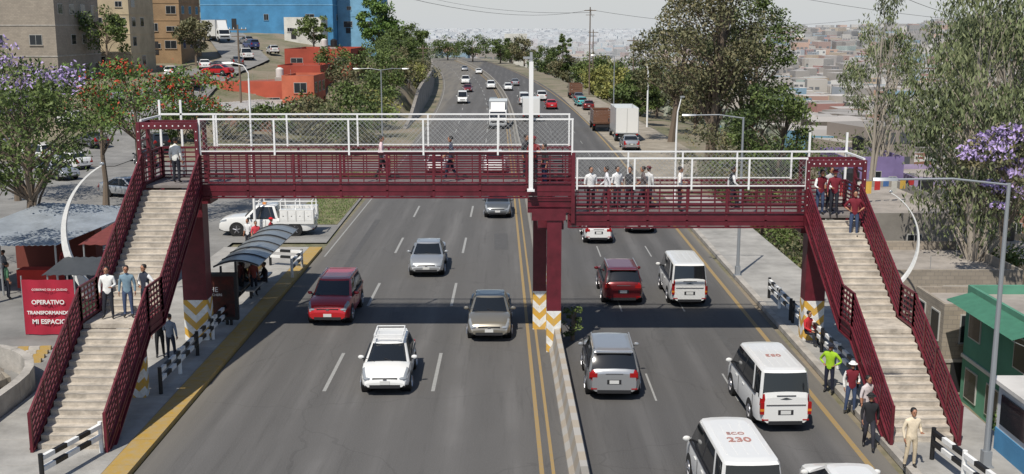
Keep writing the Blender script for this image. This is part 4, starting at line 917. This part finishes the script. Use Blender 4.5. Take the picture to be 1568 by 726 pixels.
# ---------------------------------------------------------------- people
def person_mesh(nm,pose,h=1.72,vest=False):
    J=dict(pel=(0,0,.95),spi=(0,.005,1.14),che=(0,0,1.33),nek=(0,.005,1.475),hdb=(0,-.01,1.55),
      hL=(.095,0,.90),kL=(.11,-.02,.50),aL=(.12,.02,.09),tL=(.135,-.13,.035),
      hR=(-.095,0,.90),kR=(-.11,-.02,.50),aR=(-.12,.02,.09),tR=(-.135,-.13,.035),
      sL=(.185,.005,1.40),eL=(.245,.03,1.12),wL=(.26,-.04,.88),sR=(-.185,.005,1.40),eR=(-.245,.03,1.12),wR=(-.26,-.04,.88))
    J.update(pose)
    rad=dict(pel=(.16,.115),spi=(.145,.10),che=(.165,.115),nek=(.06,.06),hdb=(.052,.052),hL=(.095,.1),hR=(.095,.1),kL=(.066,.066),kR=(.066,.066),aL=(.048,.048),aR=(.048,.048),tL=(.04,.03),tR=(.04,.03),sL=(.07,.07),sR=(.07,.07),eL=(.05,.05),eR=(.05,.05),wL=(.033,.033),wR=(.033,.033))
    E=[('pel','spi',1),('spi','che',1),('che','nek',1),('nek','hdb',0),('pel','hL',2),('hL','kL',2),('kL','aL',2),('aL','tL',3),('pel','hR',2),('hR','kR',2),('kR','aR',2),('aR','tR',3),('che','sL',1),('sL','eL',1),('eL','wL',5),('che','sR',1),('sR','eR',1),('eR','wR',5)]
    ks=list(J); me=bpy.data.meshes.new('sk'); me.from_pydata([J[k] for k in ks],[(ks.index(a),ks.index(c_)) for a,c_,_ in E],[])
    o=bpy.data.objects.new('sk',me); scene.collection.objects.link(o)
    md=o.modifiers.new('s','SKIN'); md.use_smooth_shade=True
    for i,k in enumerate(ks):
        me.skin_vertices[0].data[i].radius=rad[k]; me.skin_vertices[0].data[i].use_root=(k=='pel')
    sd=o.modifiers.new('u','SUBSURF'); sd.levels=1; sd.render_levels=1
    dg=bpy.context.evaluated_depsgraph_get(); ev=bpy.data.meshes.new_from_object(o.evaluated_get(dg)); bpy.data.objects.remove(o)
    b=MB(); SL=['skin','shirt','trousers','shoes','hair','sleeve','vest','eye']; b.mats=list(SL)
    b.v=[tuple(v.co) for v in ev.vertices]
    segs=[(Vector(J[a]),Vector(J[c_]),l) for a,c_,l in E]
    for p in ev.polygons:
        c_=p.center; best=None
        for A,B,l in segs:
            t=max(0,min(1,(c_-A).dot(B-A)/max(1e-6,(B-A).length_squared))); d=(c_-A.lerp(B,t)).length-.03*(l==1)
            if best is None or d<best[0]: best=(d,l)
        l=best[1]
        if vest and l==1 and abs(c_.x)<.2: l=6
        b.f.append(list(p.vertices)); b.m.append(l); b.sm.append(True)
    hb=Vector(J['hdb']); hc=hb+Vector((0,-.015,.10))
    rings=[]
    prof=[(-.115,.035,.045,-.035),(-.095,.055,.07,-.02),(-.06,.066,.085,-.01),(-.02,.073,.093,0),(.02,.077,.096,0),(.06,.073,.092,.005),(.09,.057,.073,.01),(.112,.03,.04,.01),(.118,.008,.01,.01)]
    for dz,rx,ry,oy in prof: rings.append([(hc.x+rx*math.cos(2*pi*j/14),hc.y+oy+ry*math.sin(2*pi*j/14),hc.z+dz) for j in range(14)])
    b.loft(rings,'skin')
    rings=[]
    for dz,rx,ry,oy in prof[3:]: rings.append([(hc.x+(rx+.012)*math.cos(2*pi*j/14),hc.y+.022+oy+(ry+.006)*math.sin(2*pi*j/14),hc.z+dz+.014) for j in range(14)])
    b.loft(rings,'hair')
    b.loft([[(hc.x+sx*w_,hc.y-.088-d_,hc.z+z_) for sx in (-1,1)]+[(hc.x,hc.y-.093-d_*1.6,hc.z+z_)] for w_,d_,z_ in ((.006,0,.012),(.014,.016,-.028),(.012,.004,-.038))],'skin')
    for sx in (-1,1):
        b.sphere((hc.x+sx*.03,hc.y-.087,hc.z+.004),(.013,.008,.007),'eye',6,4); b.box(hc.x+sx*.03-.017,hc.x+sx*.03+.017,hc.y-.097,hc.y-.085,hc.z+.02,hc.z+.026,'hair')
        b.sphere((hc.x+sx*.078,hc.y+.01,hc.z-.01),(.01,.02,.03),'skin',6,4)
    b.box(hc.x-.024,hc.x+.024,hc.y-.088,hc.y-.08,hc.z-.062,hc.z-.054,'eye')
    for s_,(e,w_) in ((1,('eL','wL')),(-1,('eR','wR'))):
        W_=Vector(J[w_]); d=(W_-Vector(J[e])).normalized(); side=Vector((0,-1,0)) if abs(d.y)<.8 else Vector((s_,0,0)); side=(side-d*side.dot(d)).normalized(); nrm=d.cross(side)
        b.loft([[W_+d*t+side*a*wd+nrm*c2*.014 for a,c2 in ((-1,-1),(1,-1),(1,1),(-1,1))] for t,wd in ((-.01,.026),(.03,.038),(.085,.04))],'skin')
        for i,(of,ln) in enumerate(((-.03,.058),(-.01,.07),(.01,.075),(.03,.068))):
            p=W_+d*.08+side*of; q=p+d*ln*.5+nrm*.006*s_; r_=q+(d*.8+nrm*.5*s_).normalized()*ln*.5; b.tube([p,q,r_],[.0095,.009,.007],'skin',5)
        p=W_+d*.03+side*.034; q=p+(d*.6+side*.8).normalized()*.035; b.tube([p,q,q+d*.03],[.011,.01,.008],'skin',5)
    me=bpy.data.meshes.new(nm); me.from_pydata(b.v,[],b.f)
    for _ in SL: me.materials.append(SKIN)
    me.polygons.foreach_set('material_index',b.m); me.polygons.foreach_set('use_smooth',[True]*len(b.f)); me.update(); return me
POSES=dict(
 stand={},
 walk=dict(kL=(.10,-.16,.53),aL=(.11,-.22,.12),tL=(.115,-.36,.09),kR=(-.10,.04,.50),aR=(-.11,.26,.14),tR=(-.115,.15,.035),eL=(.25,.12,1.14),wL=(.25,.12,.90),eR=(-.25,-.04,1.13),wR=(-.24,-.24,.98)),
 talk=dict(eL=(.25,.02,1.14),wL=(.17,-.22,1.12),eR=(-.26,.03,1.13),wR=(-.24,-.06,.88),kR=(-.13,-.03,.50),aR=(-.17,.01,.09),tR=(-.21,-.13,.035)),
 fold=dict(eL=(.27,-.02,1.13),wL=(.02,-.2,1.16),eR=(-.27,-.02,1.13),wR=(-.02,-.19,1.10)),
 rail=dict(eL=(.30,-.12,1.15),wL=(.30,-.34,1.10),eR=(-.28,-.10,1.14),wR=(-.26,-.34,1.10),che=(0,-.05,1.33),nek=(0,-.08,1.47),hdb=(0,-.1,1.54),sL=(.185,-.05,1.40),sR=(-.185,-.05,1.40)),
 hip=dict(eL=(.38,.08,1.14),wL=(.20,-.04,1.02),eR=(-.38,.08,1.14),wR=(-.20,-.04,1.02)),
 sit=dict(pel=(0,0,.50),spi=(0,.01,.70),che=(0,-.01,.90),nek=(0,-.02,1.045),hdb=(0,-.04,1.12),hL=(.1,-.03,.49),hR=(-.1,-.03,.49),kL=(.13,-.44,.50),kR=(-.12,-.43,.50),aL=(.13,-.42,.09),aR=(-.12,-.48,.09),tL=(.14,-.57,.035),tR=(-.13,-.62,.035),sL=(.185,-.01,.965),sR=(-.185,-.01,.965),eL=(.25,-.08,.70),wL=(.15,-.30,.60),eR=(-.25,-.08,.70),wR=(-.12,-.32,.60)))
PM={}
CLO={}
def cloth(c):
    if c not in CLO: CLO[c]=mat('cloth_%d_%d_%d'%c,col(*c),.85,0,.15,8)
    return CLO[c]
EYE=mat('eye_dark',(.01,.008,.008),.3,0,0)
def person(x,y,z,face,pose,shirt,trou,sleeve=None,vest=None,h=1.0,name='pedestrian',hat=None,hair=None):
    key=(pose,vest is not None)
    if key not in PM: PM[key]=person_mesh('person_'+pose,POSES[pose],vest=vest is not None)
    o=link(name,PM[key],(x,y,z),face,h)
    sm=[SKIN,cloth(shirt),cloth(trou),SHOE,HAIR,SKIN if sleeve is None else cloth(sleeve),cloth(vest or shirt),EYE]
    for i,m_ in enumerate(sm): o.material_slots[i].link='OBJECT'; o.material_slots[i].material=m_
    if hat:
        hd=Vector(POSES[pose].get('hdb',(0,-.01,1.55))); b=MB(); b.sphere((hd.x,hd.y,hd.z+.17),(.10,.115,.075),cloth(hat),12,5); b.cyl((hd.x,hd.y-.03,hd.z+.15),(hd.x,hd.y-.03,hd.z+.16),.15,.14,cloth(hat),14); b.obj('hat',parent=o)
    return o
W_=(225,225,222); DK=(35,38,48); JN=(60,75,105); MR=(110,25,40)
ZS=2.91
person(-13.45,35.95,ZS,.1,'talk',W_,DK,W_); person(-12.85,36.1,ZS,.15,'stand',(110,135,150),JN,(110,135,150)); person(-12.32,36.3,ZS,-.5,'hip',(215,215,215),DK,W_,vest=(40,45,60))
person(-13.05,42.9,ZL,pi*.9,'stand',(220,220,215),DK,W_)
person(-5.15,43.6,ZL,pi/2,'walk',(220,190,195),(40,40,45),(220,190,195)); person(-2.4,43.5,ZL,-pi/2,'walk',(50,55,75),(35,40,60)); person(.85,43.4,ZL,-.3,'talk',(140,40,40),DK,vest=(120,30,35),hat=(120,30,35)); person(.55,44.1,ZL,1.,'stand',(60,60,65),DK); person(1.3,44.0,ZL-.35,-1.2,'stand',(50,50,55),JN)
for i,(u,p,s_,f) in enumerate(((3.1,'stand',(225,225,225),.3),(3.75,'walk',(215,215,220),-pi/2),(4.2,'stand',(230,230,230),.5),(4.65,'talk',(150,140,130),-.6),(5.2,'walk',(90,80,80),-pi/2),(5.45,'stand',(200,200,200),2.4),(6.6,'talk',(230,225,220),1.5),(8.75,'walk',(225,225,225),pi/2))):
    person(u,43.3+.35*(i%3),ZR,f,p,s_,DK,s_ if i%2 else None,vest=(30,35,45) if i==7 else (60,60,65) if i==3 else None,h=1.0-.02*(i%3),hat=(90,30,35) if i==5 else None)
person(11.95,42.6,ZR-.02,.2,'rail',W_,JN,W_,vest=MR); person(12.45,42.45,ZR-.02,-.1,'stand',MR,DK,MR,hat=MR); person(12.95,41.4,ZR-.67,-.2,'hip',MR,JN,None,vest=MR); person(12.5,43.2,ZR,.4,'stand',(180,180,180),DK)
person(-13.35,40.6,.15,.2,'stand',W_,(25,25,28),None,vest=(30,30,32)); person(-12.85,40.3,.15,pi-.2,'talk',(120,130,145),(40,45,60),(120,130,145))
person(-11.75,51.6,.15,-pi/2+.6,'sit',(50,40,45),(30,30,35),(50,40,45)); person(-12.0,50.3,.15,.8,'stand',(130,60,50),DK)
person(-14.2,60.5,.15,.4,'walk',(190,60,70),JN); person(-14.8,61.2,.15,-.4,'stand',(210,210,210),DK); person(-13.6,61.6,.15,1.4,'stand',(150,40,45),JN,hat=(200,30,40))
for x,y,f,s_ in ((-25.6,51.5,1.2,(60,60,70)),(-24.8,53,-.8,(110,110,115)),(-23.4,50.2,2.2,(70,110,80)),(-22.2,54,0.,(160,60,60)),(-26.4,55.,.9,(200,200,200)),(-27.8,62,.3,(60,80,120)),(-18.4,49.5,.4,(150,150,150)),(-20.8,61.5,-1,(180,60,60))): person(x,y,.02,f,'talk' if s_[0]>100 else 'stand',s_,DK)
person(11.0,36.9,.0,-.6,'hip',(150,190,40),(25,30,50),(150,190,40),name='traffic_officer',hat=(30,35,50)); person(11.12,34.8,.0,-.1,'talk',W_,JN,W_,vest=MR,hat=(230,230,230)); person(11.15,33.3,.0,.5,'stand',(200,190,190),(90,85,90))
person(10.7,31.6,.0,-.2,'walk',(28,28,32),(45,45,55),(28,28,32),hat=(30,30,30)); person(11.35,29.9,.14,.1,'talk',(215,200,175),(190,175,150),(215,200,175)); person(14.1,34.6,.13,-1.2,'sit',(190,150,130),(90,70,60)); person(11.7,42.5,.13,.6,'sit',(180,40,45),DK,(180,40,45))

# ---------------------------------------------------------------- sky, sun, camera
w=bpy.data.worlds.new('World'); scene.world=w; w.use_nodes=True; nt=w.node_tree
sky=nt.nodes.new('ShaderNodeTexSky'); sky.sky_type='NISHITA'; sky.sun_disc=False
D=Vector((.30,.62,-1.0)).normalized(); el=math.asin(-D.z); az=math.atan2(-D.x,-D.y)
sky.sun_elevation=el; sky.sun_rotation=az; sky.air_density=1.2; sky.dust_density=2.0; sky.ozone_density=1.0; sky.altitude=1500
bg=nt.nodes['Background']; bg.inputs[1].default_value=.10
g=N(nt,'ShaderNodeTexCoord').outputs['Generated']; sp=N(nt,'ShaderNodeSeparateXYZ'); nt.links.new(g,sp.inputs[0])
hz=mrange(nt,sp.outputs[2],.0,.26,.92,.0)
cmix=mixc(nt,hz,sky.outputs[0],(6.1,6.35,6.6)); nt.links.new(cmix,bg.inputs[0])
sun=bpy.data.lights.new('sun','SUN'); sun.energy=4.7; sun.angle=math.radians(.6); sun.color=(1,.94,.84)
so=bpy.data.objects.new('sun',sun); scene.collection.objects.link(so); so.rotation_euler=D.to_track_quat('-Z','Y').to_euler()
cam=bpy.data.cameras.new('camera'); co=bpy.data.objects.new('camera',cam); scene.collection.objects.link(co)
co.location=(0,0,12.5); co.rotation_euler=(math.radians(90-10.75),0,0); cam.sensor_width=36; cam.lens=36*1700/1568; cam.clip_end=20000; cam.clip_start=.5
scene.camera=co
scene.view_settings.view_transform='Standard'; scene.view_settings.look='None'; scene.view_settings.exposure=0
